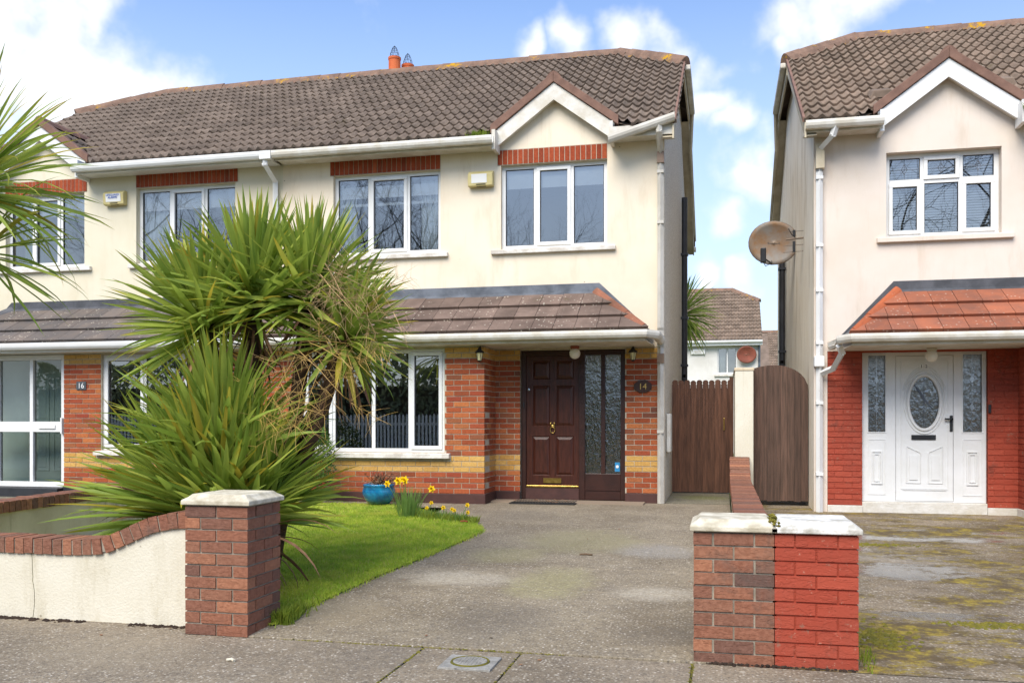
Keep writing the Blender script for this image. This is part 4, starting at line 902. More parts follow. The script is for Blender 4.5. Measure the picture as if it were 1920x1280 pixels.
# --- front door of number 12
D = h12; y0 = .06
d0_, d1_ = 3.642, 5.168
lx = [(3.642,4.02),(4.02,4.76),(4.76,5.168)]      # right sidelight, door, left sidelight (local x grows to the left)
m = MB(S)
wallholes(m, d0_, d1_, .19, 2.165, y0, y0+.06, [(4.035,4.745,.20,2.12),(3.69,3.925,1.11,2.13),(4.87,5.09,1.11,2.13)]); df = m.build('door_frame','white_pvc',D)
m = MB(S); m.box(d0_-.01,d1_+.01,y0-.05,y0+.1,-.2,.186); m.build('door_step','plinth_white',D,bevel=.01)
for a,b in ((3.69,3.925),(4.87,5.09)):
    MB(S).add([(a,y0+.03,1.11),(b,y0+.03,1.11),(b,y0+.03,2.13),(a,y0+.03,2.13)],[(0,1,2,3)]).build('pane','rippled_glass',df)
    q = MB(S); bars(q,a-.012,b+.012,1.098,2.142,y0-.008,y0+.01,.014); bars(q,a-.0,b+.0,.28,1.02,y0-.006,y0+.001,.012); xc = (a+b)/2; bars(q,xc-.07,xc+.07,.42,.86,y0-.014,y0+.001,.016); bars(q,xc-.04,xc+.04,.455,.825,y0-.012,y0+.001,.012); q.build('moulding','white_pvc',df)
    q = MB(S); q.box(xc-.003,xc+.003,y0+.024,y0+.029,1.11,2.13)
    for zc in (1.44,1.80):
        q.box(a,b,y0+.024,y0+.029,zc-.003,zc+.003); q.prism([(xc,zc+.055),(xc+.03,zc),(xc,zc-.055),(xc-.03,zc)],'y',y0+.018,y0+.024)
    q.build('leadwork','chrome',df)
# leaf with the oval light
oc, ow, oh = 4.39, .185, .345; oz_ = 1.50
m = MB(S); n = 40; ring = [(oc+ow*math.cos(2*math.pi*k/n), oz_+oh*math.sin(2*math.pi*k/n)) for k in range(n)]
rect = []
X0,X1,Z0,Z1 = 4.04,4.74,.205,2.115
for k in range(n):
    a = 2*math.pi*k/n; cx_, sz_ = math.cos(a), math.sin(a); tt = min(abs(.35/cx_) if abs(cx_)>1e-6 else 9, ((Z1-oz_) if sz_>0 else (oz_-Z0))/abs(sz_) if abs(sz_)>1e-6 else 9); rect.append((oc+cx_*tt, oz_+sz_*tt))
vs = [(x,y0+.005,z) for x,z in ring]+[(x,y0+.005,z) for x,z in rect]
fs = [(k,(k+1)%n,n+(k+1)%n,n+k) for k in range(n)]
m.add(vs, fs)
for (xa,za) in ((X0,Z0),(X1,Z0),(X1,Z1),(X0,Z1)):
    near = sorted(range(n), key=lambda k: (rect[k][0]-xa)**2+(rect[k][1]-za)**2)[:2]
    m.add([(rect[near[0]][0],y0+.005,rect[near[0]][1]),(rect[near[1]][0],y0+.005,rect[near[1]][1]),(xa,y0+.005,za)],[(0,1,2)])
dl = m.build('door','white_pvc',D)
def oval_ring(mb, rx_, rz_, r, a0=0, a1=2*math.pi, y=0, cz=oz_, n=40): mb.tube([(oc+rx_*math.cos(a0+(a1-a0)*k/n), y, cz+rz_*math.sin(a0+(a1-a0)*k/n)) for k in range(n+1)], r, 6)
q = MB(S); oval_ring(q, ow+.015, oh+.015, .022, y=y0); oval_ring(q, ow+.06, oh+.065, .010, y=y0+.003); oval_ring(q, ow+.09, oh+.12, .008, .35, math.pi-.35, y0+.003); oval_ring(q, ow+.07, oh+.10, .006, .4, math.pi-.4, y0+.003)
bars(q,4.10,4.68,.36,2.06,y0-.002,y0+.006,.008); q.box(4.12,4.66,y0-.004,y0+.006,.345,.355)
for a,b,k in ((4.17,4.34,1),(4.44,4.61,-1)):
    zt = [(a,.90),(b,.98)] if k < 0 else [(a,.98),(b,.90)]
    q.tube([(a,y0+.003,.44),(b,y0+.003,.44),(b,y0+.003,zt[1][1]-.06),(a,y0+.003,zt[0][1]-.06),(a,y0+.003,.44)],.009,6); q.box(a+.035,b-.035,y0-.006,y0+.005,.48,.80)
q.build('moulding','white_pvc',dl)
MB(S).add([(x,y0+.02,z) for x,z in ring],[tuple(range(n))]).build('pane','rippled_glass',dl)
q = MB(S); q.box(oc-.003,oc+.003,y0+.012,y0+.018,oz_-.33,oz_+.33); q.box(oc-.18,oc+.18,y0+.012,y0+.018,oz_-.003,oz_+.003); q.prism([(oc+.14,oz_+.26),(oc+.02,oz_+.05),(oc-.14,oz_-.13),(oc-.10,oz_-.08),(oc+.05,oz_+.16)],'y',y0+.011,y0+.014); q.build('leadwork','lead',dl)
MB(S).box(4.25,4.55,y0-.012,y0+.006,1.01,1.075).build('letter_box','black_plastic',dl,bevel=.006)
q = MB(S); q.box(4.045,4.08,y0-.01,y0+.006,1.12,1.33); q.box(4.05,4.15,y0-.055,y0-.035,1.27,1.295); q.box(4.05,4.07,y0-.055,y0-.01,1.27,1.295); q.build('door_handle','black_plastic',dl,bevel=.004)
for i, chs in enumerate('12'):
    o = MB(S).box(oc+.035-.06*i-.024,oc+.035-.06*i+.024,y0-.001,y0+.004,1.945,2.005).build('number_tile','white_ink',dl)
    text('numeral', chs, .06, 'black_ink', dl, (-(oc+.035-.06*i), y0-.003, 1.975))
MB(S).box(3.60,3.635,-.02,.0,1.36,1.47).build('doorbell','black_plastic',D,bevel=.005)
for i in range(3): MB(S).box(4.15,4.95,-.28-.05*i,-.05,-.06-.03*i,-.035-.03*i).build('step_board','twig',D)
# ------------------------------------------------------------------ fittings on the houses
def alarm(loc, label, cream, lines):
    r = thing('alarm_box', loc, label, 'alarm box')
    MB().prism([(-.10,.0),(-.115,.17),(-.06,.22),(0,.22),(0,0),(-.05,-.01)],'x',-.185,.185).build('housing', 'alarm_cream', r, bevel=.01)
    MB().prism([(-.108,.04),(-.122,.165),(-.119,.167),(-.104,.041)],'x',-.13,.10 if not lines else .14).build('label_plate','alarm_white', r)
    MB().prism([(-.07,-.012),(-.112,.02),(-.106,.026),(-.064,-.006)],'x',-.06,.08).build('strobe','black_plastic', r)
    for i, (tx, sz, z) in enumerate(lines): text('lettering', tx, sz, 'blue_ink', r, (0,-.122,z))
    return r
alarm((-3.42,12.95,4.55), 'yellowed cream alarm box with blank plate beside the dormer window of number 14', 1, [])
alarm((-9.47,12.95,4.60), 'white lettered alarm box on the wall of number 16', 0, [('LIFEGUARD',.046,.145),('ALARMS',.046,.105)])
def lantern(loc, label):
    r = thing('wall_lantern', loc, label, 'lantern', 'wall lanterns beside the door of number 14')
    MB().tube([(0,.0,.06),(0,-.05,.1),(0,-.09,.075)],.007,6).build('bracket','black_iron',r)
    MB().lathe([(.0,.075),(.018,.07),(.026,.05),(.062,.02),(.066,.008),(.05,.0)],(0,-.09,0),8).build('hood','black_iron',r)
    MB().lathe([(.046,0),(.026,-.105),(0,-.105)],(0,-.09,0),6).build('glass','lantern_glass',r)
    m = MB()
    for k in range(6): a = k*math.pi/3; m.tube([(.048*math.cos(a),-.09+.048*math.sin(a),0),(.028*math.cos(a),-.09+.028*math.sin(a),-.107)],.003,3)
    m.lathe([(0,-.125),(.012,-.12),(.03,-.105),(.03,-.1),(0,-.1)],(0,-.09,0),8); m.build('cage','black_iron',r)
lantern((-3.26,12.30,2.08),'small black wall lantern on the corner of the brick bay of number 14')
lantern((-1.22,12.95,2.10),'small black wall lantern on the brick pier above the number 14 plaque')
def globe(loc, label, base):
    r = thing('globe_lamp', loc, label, 'lamp', 'globe lamps under the porches')
    MB().lathe([(.0,.0),(.06,.0),(.065,-.02),(.055,-.045),(0,-.045)],(0,0,0),16).build('base',base,r)
    MB().lathe([(.045,-.04)]+[(.078*math.sin(a),-.105-.078*math.cos(math.pi-a)*-1) for a in [math.pi*(1-k/12) for k in range(3,13)]],(0,0,0),20).build('globe','globe_glass',r,smooth=True)
globe((-2.0,12.62,2.19),'round white globe lamp under the canopy of number 14','rust_red')
globe((2.6,12.62,2.08),'round white globe lamp above the white door of number 12','weathered_white')
r = thing('house_number_plaque', (-1.09,12.95,1.63), 'brown oval plaque with gold number 14 on brick pier', 'house number')
MB().prism([(.125*math.cos(a*.3927)*(1+.06*(a%2)), .088*math.sin(a*.3927)*(1+.06*(a%2))) for a in range(16)],'y',-.018,.0).build('plate','plaque_brown',r,bevel=.006)
text('lettering','14',.12,'gold_ink',r,(0,-.02,-.003),.004)
r = thing('house_number_plaque', (-9.62,12.30,1.69), 'small grey plate with white number 16 on brick pier', 'house number')
MB().box(-.085,.085,-.014,0,-.065,.065).build('plate','plate_grey',r,bevel=.005); text('lettering','16',.115,'white_ink',r,(0,-.016,-.002),.002)
# satellite dishes and aerial
def dish(loc, label, size, face, mat, group=None, arm=True):
    r = thing('satellite_dish', loc, label, 'satellite dish', group)
    n, k = 28, 6; vs = []; fs = []; q = Euler(face).to_matrix()
    for i in range(k+1):
        rr = i/k
        for j in range(n):
            a = 2*math.pi*j/n; vs.append(tuple(q @ Vector((size*.5*rr*math.cos(a), -.10*size*rr*rr+.1*size, size*.44*rr*math.sin(a)))))
    for i in range(k):
        for j in range(n): fs.append((i*n+j, i*n+(j+1)%n, (i+1)*n+(j+1)%n, (i+1)*n+j))
    o = MB().add(vs, fs).build('reflector', mat, r, smooth=True); sd = o.modifiers.new('solid','SOLIDIFY'); sd.thickness = .012
    MB().tube([tuple(q @ Vector((size*.5*math.cos(2*math.pi*j/n),0,size*.44*math.sin(2*math.pi*j/n)))) for j in range(n+1)],.008,5).build('rim','dish_edge',r)
    if arm:
        e = q @ Vector((-size*.12,-.50*size,-size*.30))
        MB().tube([tuple(q @ Vector((0,.02,-size*.42))), tuple(e)],.012,6).build('feed_arm','black_iron',r)
        b = MB().box(-.045,.045,-.045,.075,-.08,.16).build('receiver','black_plastic',r,bevel=.012); b.location = e
        MB().tube([tuple(e+Vector((0,0,-.08))),tuple(e+Vector((.04,.03,-.14))),tuple(e+Vector((.12,.1,-.08))),tuple(q @ Vector((0,.0,-size*.36)))],.006,5).build('cable','black_plastic',r)
    MB().tube([tuple(q @ Vector((0,.09*size,0))),(.08,.12,-.02),(.36,.15,-.02)],.018,6).build('mount','dish_edge',r)
    q2 = MB()
    for dx in (-.09,.09): q2.tube([tuple(q @ Vector((dx,.085*size,.0))),tuple(q @ Vector((dx,.07*size,.0)))],.014,6)
    q2.tube([tuple(q @ Vector((-.1,.09*size,-.01))),tuple(q @ Vector((.1,.09*size,-.01)))],.01,5); q2.build('clamp','dish_edge',r)
    return r
dish((.84,16.2,4.17),'rusty grey satellite dish on the side wall of number 12',.82,(rad(10),rad(6),rad(-8)),'rust_dish')
r = thing('tv_aerial',(1.0,14.6,3.88),'thin white rod aerial on the side wall beside the satellite dish','aerial')
q = MB(); q.tube([(-.06,0,.03),(.2,0,.05)],.014,5)
for zz in (-.16,-.06,.15): q.tube([(-.1,.02,zz),(.2,.0,zz+.01)],.004,4)
q.build('boom','dish_edge',r); q = MB()
q.box(.04,.08,-.03,.03,-.16,.0); q.box(.04,.08,-.03,.03,.08,.17); q.tube([(-.02,0,.2),(.03,0,.1),(.08,0,.06)],.006,4); q.build('clip','black_plastic',r)
# ------------------------------------------------------------------ garden walls, pillars, gates
def pillar(loc, w, d, courses, label, mat, mortar, cap, left_old=None, off=0, capdrop=.02):
    r = thing('gate_pillar', loc, label, 'pillar'); ch = .0755
    MB().box(.008,w-.008,.008,d-.008,-.2,courses*ch).build('core', mortar, r)
    for c in range(courses):
        z = c*ch; run = c % 2
        for side in range(4):
            L = w if side % 2 == 0 else d
            cuts = [0, L/2, L] if (run+side) % 2 == 0 else [.1075, L-.1075]
            for a, b in zip(cuts[:-1], cuts[1:]):
                a2, b2 = a+(.005 if a > 0 else 0), b-(.005 if b < L else 0)
                j = random.uniform(0,.003); jz = random.uniform(-.0015,.0015); t_ = .1025
                if (run+side) % 2 == 1: a2, b2 = .1125, L-.1125
                if b2-a2 < .02: continue
                dim = (b2-a2, t_, ch-.011) if side % 2 == 0 else (t_, b2-a2, ch-.011)
                p = [(a2,-j,z+jz),(w-t_+j,a2,z+jz),(a2,d-t_+j,z+jz),(-j,a2,z+jz)][side]
                link('brick', box_mesh('brick', *dim, mat), r, p)
    H = courses*ch; o = .022
    vs = [(-o,-o,H),(w+o,-o,H),(w+o,d+o,H),(-o,d+o,H),(-o,-o,H+.03),(w+o,-o,H+.03),(w+o,d+o,H+.03),(-o,d+o,H+.03),
          (.012,.012,H+.05),(w-.012,.012,H+.05),(w-.012,d-.012,H+.05),(.012,d-.012,H+.05),(.03,.03,H+.068),(w-.03,.03,H+.068),(w-.03,d-.03,H+.068),(.03,d-.03,H+.068)]
    fs = [(3,2,1,0)]
    for k in range(3):
        for i in range(4): fs.append((4*k+i,4*k+(i+1)%4,4*k+4+(i+1)%4,4*k+4+i))
    fs.append((12,13,14,15)); MB().add(vs, fs).build('cap_stone', cap, r, bevel=.006)
    return r
pillar((-3.376,5.30,-.225), .44, .44, 11, 'weathered brown brick gate pillar with cream cap at the left of the driveway', 'old_brick','dark_mortar','cap_stone')
pillar((-.16,5.32,-.235), .44, .44, 10, 'unpainted sooty brick gate pillar right of the driveway, joined to a red one', 'old_brick','dark_mortar','cap_stone')
pillar((.284,5.32,-.235), .44, .44, 10, 'bright red painted brick gate pillar beside the unpainted one', 'painted_red','painted_red','cap_white')
q = thing('moss_clump',(.282,5.5,.56),'orange moss between the two right pillar caps','moss'); 
mq = MB()
for i in range(60): x,y,z = random.gauss(0,.012), random.uniform(-.2,.2), random.uniform(-.01,.03); mq.lathe([(0,.012),(.012,.004),(.0,-.008)],(x,y,z),5)
mq.build('cushion','moss',q)['kind'] = 'stuff'
def coping_wall(name, pts, width, label, body_mat, copt=.105, step=.0755, z_base=-.35, brick='old_brick'):
    """pts: polyline of the coping's top centre line; wall body below, brick-on-edge coping above"""
    P3 = [Vector(p) for p in pts]; r = thing(name, P3[0].xy.to_3d(), label, 'wall')
    O = r.location.copy(); segs = [(b-a).length for a, b in zip(P3[:-1],P3[1:])]; tot = sum(segs)
    def at(s):
        for (a,b,L) in zip(P3[:-1],P3[1:],segs):
            if s <= L or b is P3[-1]: return a+(b-a)*min(1,s/L), (b-a).normalized()
            s -= L
    body = MB(); n = max(2,int(tot/.12)); hw = width/2-.02; vs = []
    for i in range(n+1):
        p, d = at(tot*i/n*.9999); sd = Vector((d.y,-d.x,0)).normalized()
        for k in (-1,1): vs += [tuple(p+sd*hw*k-Vector((0,0,copt-.004))-O), (p.x+sd.x*hw*k-O.x, p.y+sd.y*hw*k-O.y, z_base)]
    fs = []
    for i in range(n): a, b = 4*i, 4*i+4; fs += [(a,b,b+1,a+1),(a+2,a+3,b+3,b+2),(a,a+2,b+2,b)]
    fs += [(0,1,3,2),(4*n,4*n+2,4*n+3,4*n+1)]; body.add(vs, fs); body.build('render_body', body_mat, r)
    nb = int(tot/step); me = box_mesh('brick', step-.009, width, copt, brick)
    mort = MB()
    for i in range(nb):
        p, d = at((i+.5)*tot/nb); sd = Vector((-d.y,d.x,0)).normalized(); up = d.cross(sd)
        if up.z < 0: up = -up
        R = Matrix((d, sd, up)).transposed(); o = link('brick', me, r)
        o.matrix_basis = Matrix.Translation(p-O) @ R.to_4x4() @ Euler((random.uniform(-.01,.01),random.uniform(-.015,.015),random.uniform(-.01,.01))).to_matrix().to_4x4() @ Matrix.Translation((-(step-.009)/2,-width/2+random.uniform(-.004,.004),-copt+random.uniform(-.003,.003)))
    vs = []
    for i in range(n+1):
        p, d = at(tot*i/n*.9999); sd = Vector((d.y,-d.x,0)).normalized()
        for k in (-1,1): vs += [tuple(p+sd*(width/2-.008)*k-Vector((0,0,.008))-O), tuple(p+sd*(width/2-.008)*k-Vector((0,0,copt-.003))-O)]
    mort.add(vs, [f for i in range(n) for f in ((4*i,4*i+4,4*i+5,4*i+1),(4*i+2,4*i+3,4*i+7,4*i+6),(4*i,4*i+2,4*i+6,4*i+4))]); mort.build('mortar_bed','dark_mortar',r)
    return r
cy = 5.56
sw = [(-9.0,cy,.34),(-4.30,cy,.335),(-4.2,cy,.338),(-4.1,cy,.352),(-4.0,cy,.39),(-3.85,cy,.455),(-3.72,cy,.505),(-3.6,cy,.53),(-3.5,cy,.54),(-3.376,cy,.545)]
coping_wall('garden_wall', sw, .235, 'cream rendered front wall with swooping brick coping at the left', 'garden_cream')
coping_wall('garden_wall', [(-6.77,5.72,.36),(-6.77,12.2,.44)], .26, 'stained low wall with brick coping between number 16 and number 14', 'stained_render')
coping_wall('garden_wall', [(.232,5.78,.345),(.232,12.5,.35),(.232,12.7,.38),(.232,12.9,.44),(.232,13.1,.53),(.232,13.3,.61),(.232,13.42,.645)], .27, 'low wall with brick coping dividing the driveways of numbers 14 and 12', 'stained_render')
r = thing('passage_pillar',(.30,13.55,0),'cream rendered square pillar between the two wooden side gates','pillar')
MB().box(-.13,.125,-.12,1.42,-.2,1.86).build('shaft','garden_cream',r,bevel=.008); MB().box(-.14,.135,-.13,1.43,1.86,1.905).build('cap','stained_render',r,bevel=.01)
def plank_gate(loc, x0, x1, z0, top, n, mat, label, rounded):
    r = thing('wooden_gate', loc, label, 'gate'); w = (x1-x0)/n
    for i in range(n):
        a, b = x0+i*w+.0012, x0+(i+1)*w-.0012; xc = (a+b)/2; m = MB()
        if rounded:
            zt = top(xc)+random.uniform(-.006,.006); rr = (b-a)/2
            pts = [(a,z0),(b,z0),(b,zt-rr*1.5),(b-.008,zt-rr*1.35),(b,zt-rr*1.0)]+[(xc+rr*math.cos(k*math.pi/6),zt-rr*.9+rr*.9*math.sin(k*math.pi/6)) for k in range(1,6)]+[(a,zt-rr),(a+.008,zt-rr*1.35),(a,zt-rr*1.5)]
        else: pts = [(a,z0+random.uniform(-.01,.01)),(b,z0+random.uniform(-.01,.01)),(b,top(b)),(xc,top(xc)),(a,top(a))]
        y = random.uniform(-.004,.004); m.prism(pts,'y',y,y+.02).build('plank',mat,r)
    bt = MB(); N_ = 12; bt.prism([(x0+.01,z0+.03),(x1-.01,z0+.03)]+[(x1-.01-(x1-x0-.02)*k/N_, top(x1-.01-(x1-x0-.02)*k/N_)-(.13 if rounded else .03)) for k in range(N_+1)],'y',.021,.0255); bt.build('backing',mat,r)  # sheet added behind the planks to block bright light in the gaps
    for z in (z0+.25, z0+1.2): MB().box(x0+.02,x1-.02,.026,.06,z,z+.09).build('rail',mat,r)
    return r
g = plank_gate((0,14.9,0), -.79, .165, .02, lambda x: 1.80, 10, 'wood_gate', 'brown plank gate with scalloped top beside number 14', True)
MB().box(.01,.03,-.025,-.005,1.0,1.2).build('gate_handle','brass',g,bevel=.008); MB().box(.105,.165,-.05,.03,.02,1.84).build('gate_post','wood_gate',g)
plank_gate((0,13.7,0), .43, 1.185, .0, lambda x: 1.60+.35*math.sqrt(max(0,1-((x-.72)/.47)**2)) if x > .72 else 1.95-.05*((.72-x)/.3)**2, 8, 'wood_gate_worn', 'worn dark arched plank gate beside number 12', False)
# ------------------------------------------------------------------ strap-leaved plants
def leaf_mesh(L, W, droop, name='leaf', seg=7, mat='leaf'):
    k = (name, L, W, droop, mat)
    if k in _cache: return _cache[k]
    vs = []; uvs = []; x = z = 0.; ang = 0
    for i in range(seg+1):
        t = i/seg; w = W*(.5+.9*t if t < .35 else (.815+.185*math.sin((t-.35)*2.4)) if t < .6 else max(.0,(1-t)/.4)**.8*.93)*.5
        vs += [(-w,x,z+w*.45),(0,x,z),(w,x,z+w*.45)]; uvs += [(0,t),(.5,t),(1,t)]
        ang = droop*t*t; x += L/seg*math.cos(ang); z -= L/seg*math.sin(ang)
    fs = [(3*i+j,3*i+j+1,3*i+j+4,3*i+j+3) for i in range(seg) for j in (0,1)]
    me = bpy.data.meshes.new(name); me.from_pydata(vs, [], fs); me.materials.append(MATS[mat]); ul = me.uv_layers.new(name='UVMap')
    for lp in me.loops: ul.data[lp.index].uv = uvs[lp.vertex_index]
    me.polygons.foreach_set('use_smooth',[True]*len(me.polygons)); _cache[k] = me; return me
def rosette(out, c, n, L, W, axis=(0,0,1), spread=(5,115), bias=1.0, droops=(.2,.5,.9), mat='leaf', r0=.03):
    ax = Vector(axis).normalized(); q = Vector((0,0,1)).rotation_difference(ax)
    for i in range(n):
        t = (i+.5)/n; th = rad(spread[0]+(spread[1]-spread[0])*t**bias)+random.gauss(0,.06); ph = i*2.39996+random.gauss(0,.15)
        d = q @ Vector((math.sin(th)*math.cos(ph), math.sin(th)*math.sin(ph), math.cos(th)))
        h = Vector((d.x,d.y,0)); side = d.cross(Vector((0,0,1))); side = side.normalized() if side.length > .05 else Vector((1,0,0))
        up = side.cross(d).normalized()
        roll = random.gauss(0,.5); side2 = side*math.cos(roll)+up*math.sin(roll); up2 = side2.cross(d)
        R = Matrix((side2, d, up2)).transposed(); ll = round(L*random.choice((.82,.92,1.,1.06)),3)
        dr = droops[0] if th < .5 else random.choice(droops)
        tip = Vector(c)+GO+d*ll*.9+Vector((0,0,-.12*ll)); mid = Vector(c)+GO+d*ll*.55
        if any(5.2 < q.y < 5.78 and q.z < (.62 if q.x > -3.95 else .42) for q in (tip,mid)) or (tip.y < 5.6 and mid.z < .6) or (tip.x > -3.1 and tip.z < .5 and tip.y < 9 and random.random() < .8): continue
        out.append((leaf_mesh(ll, W, dr, mat=mat), Matrix.Translation(Vector(c)+d*r0-ax*.10*t) @ R.to_4x4()))
def plant(name, loc, label, cat, leaves, trunks, limit=300, group=None):
    r = thing(name, loc, label, cat, group)
    def vis(it):
        p = Vector(loc)+(it[1] @ Vector((0,.3,0))); return (0 if in_view(p,.0) else 1, camdist(p))
    leaves.sort(key=vis); rest = {}
    for i, (me, M) in enumerate(leaves):
        if i < limit: o = link('leaf', me, r); o.matrix_basis = M
        else:
            e = rest.setdefault(me.materials[0].name, [[],[],[]]); b = len(e[0])
            e[0] += [tuple(M @ v.co) for v in me.vertices]; e[1] += [tuple(b+k for k in f.vertices) for f in me.polygons]; e[2] += [tuple(me.uv_layers[0].data[l].uv) for f in me.polygons for l in f.loop_indices]
    for mn, e in rest.items():
        me = bpy.data.meshes.new('foliage'); me.from_pydata(e[0], [], e[1]); me.materials.append(MATS[mn]); ul = me.uv_layers.new(name='UVMap')
        ul.data.foreach_set('uv', [x for u in e[2] for x in u]); me.polygons.foreach_set('use_smooth',[True]*len(me.polygons)); link('foliage', me, r)['kind'] = 'stuff'
    for pts, ra, rb in trunks: MB().tube(pts, ra, 10, r1=rb).build('trunk','palm_bark', r, smooth=True)
    return r
def panicle(mb, p, d, L, depth, rad_):
    d = d.normalized(); pts = [p]; q = p.copy(); dd = d.copy()
    for i in range(4):
        dd = (dd+Vector((random.gauss(0,.06),random.gauss(0,.06),random.gauss(0,.05)-.05))).normalized(); q = q+dd*L/4; pts.append(q.copy())
        if depth > 0:
            for k in range(2 if depth > 1 else 3):
                sd = dd.cross(Vector((random.gauss(0,1),random.gauss(0,1),random.gauss(0,1)))).normalized(); panicle(mb, q.copy(), dd*.55+sd, L*random.uniform(.38,.6), depth-1, rad_*.6)
    mb.tube([tuple(v) for v in pts], rad_, 3, False, rad_*.6)
GO = Vector((0,0,0))
# main clump: several heads on stems, a great low tuft at the base
O = Vector((-3.62,6.75,-.17)); lv = []; GO = O
def rel(x,y,z): return Vector((x,y,z))-O
heads = [((-3.74,6.85,2.16),(0,-.05,1),270,.83,(2,112)),((-3.32,7.0,2.20),(.1,.05,1),230,.78,(2,112)),((-4.14,6.75,1.96),(-.35,-.1,.9),200,.80,(3,108)),((-2.95,6.95,1.84),(.5,-.1,.6),140,.58,(4,118)),((-3.15,7.3,2.05),(.35,.3,.8),80,.62,(6,120))]
for c, ax, n, L, sp in heads: rosette(lv, rel(c[0],c[1],c[2]-.12), 22, .55, .03, ax, (115,165), 1, (.2,.5), 'dead_leaf')
for c, ax, n, L, sp in heads: rosette(lv, rel(*c), n, L, .050, ax, sp, 1.0, (.05,.12,.25,.6))
low = [((-3.78,6.4,.45),(-.08,-.1,1),280,1.06,(3,100)),((-4.08,6.5,.45),(-.35,-.1,1),230,1.04,(3,98)),((-3.58,6.5,.45),(.1,-.1,1),180,.88,(3,80)),((-3.84,6.55,.92),(-.12,-.05,1),220,.98,(2,76)),((-3.40,6.5,.45),(.4,-.05,.75),26,.8,(20,80))]
for c, ax, n, L, sp in low: rosette(lv, rel(*c), n, L, .056, ax, sp, 1.0, (.05,.15,.3,.7))
for c in ((-3.72,6.3,.35),(-3.95,6.35,.35),(-4.2,6.4,.4),(-3.5,6.4,.3)): rosette(lv, rel(*c), 26, .75, .03, (0,-.2,.3), (60,150), 1, (.8,1.2,1.6), 'dead_leaf')
tr = [([rel(-3.72,6.75,-.2),rel(-3.70,6.8,.8),rel(-3.74,6.85,2.15)],.085,.06),([rel(-3.62,6.85,-.2),rel(-3.45,6.95,.9),rel(-3.32,7.0,2.18)],.08,.055),([rel(-3.8,6.7,.2),rel(-3.95,6.72,1.1),rel(-4.10,6.75,1.95)],.07,.055),
      ([rel(-3.55,6.9,.3),rel(-3.2,6.95,1.2),rel(-2.98,6.95,1.8)],.07,.05),([rel(-3.45,6.95,.9),rel(-3.2,7.2,1.5),rel(-3.15,7.3,2.0)],.055,.05)]
tr = [([tuple(p) for p in a],b,c_) for a,b,c_ in tr]
cord = plant('cordyline', tuple(O), 'large many-headed green cordyline behind the left gate pillar', 'cordyline', lv, tr)
mq = MB()
for s in range(4): panicle(mq, rel(-3.12+random.uniform(-.06,.06),6.75,2.42-.04*s), Vector((.5+random.uniform(-.2,.3),-.3,-.1-.4*random.random())), .66, 2, .0035)
mq.build('dead_flower_stalk','panicle',cord)['kind'] = 'stuff'
mq = MB()
for s in range(4): panicle(mq, rel(-3.15+random.uniform(-.1,.1),6.6,1.75-.05*s), Vector((.5+random.uniform(-.6,.4),-.35,-.5*random.random()-.1)), .62, 2, .0035)
mq.build('dead_flower_stalk','panicle_yellow',cord)['kind'] = 'stuff'
# left foreground cordyline, its stem just outside the picture
lv = []; O = Vector((-5.75,6.2,-.2)); GO = O
for c, ax, n, L, sp in (((-5.80,6.1,3.02),(.1,-.1,1),220,1.05,(4,112)),((-5.85,6.3,2.55),(0,.1,1),50,.9,(40,130))): rosette(lv, rel(*c), n, L, .040, ax, sp, .85, (.2,.45,.8,1.2))
plant('cordyline', tuple(O), 'cordyline whose drooping leaves reach in at the left edge of the picture', 'cordyline', lv, [([tuple(rel(-5.8,6.25,-.3)),tuple(rel(-5.7,6.2,1.3)),tuple(rel(-5.78,6.1,2.9))],.09,.07)])
# palm behind the side gate
lv = []; O = Vector((-1.15,22.5,0)); GO = O
for c, ax, n, L, sp in (((-.98,22.4,3.72),(.1,-.1,1),260,1.05,(4,140)),): rosette(lv, rel(*c), n, L, .05, ax, sp, .85, (.3,.6,1.,1.3))
plant('cordyline', tuple(O), 'leafy cordyline behind the side gate in the gap between the houses', 'cordyline', lv, [([(0,0,-.1),(.05,0,1.8),(.15,-.1,3.7)],.1,.08)], 120)
# clipped shrub by the bay window
r = thing('shrub',(-5.62,11.85,0),'small dark green clipped shrub at the lower left of the bay window','shrub')
mq = MB()
for i in range(2600):
    th, ph = math.acos(random.uniform(-.7,1)), random.uniform(0,6.283); rr = random.uniform(.75,1.03)+.05*math.sin(5*ph)*math.sin(4*th)
    c = Vector((.36*rr*math.sin(th)*math.cos(ph), .34*rr*math.sin(th)*math.sin(ph), .62+.55*rr*math.cos(th))); a = Vector((random.gauss(0,1),random.gauss(0,1),random.gauss(0,1))).normalized(); b = a.cross(Vector((random.gauss(0,1),random.gauss(0,1),random.gauss(0,1)))).normalized()
    mq.add([tuple(c-a*.022),tuple(c+b*.011),tuple(c+a*.022),tuple(c-b*.011)],[(0,1,2,3)])
mq.build('foliage','shrub',r)['kind'] = 'stuff'; MB().tube([(0,0,-.02),(0,0,.5)],.03,8).build('trunk','bark',r)
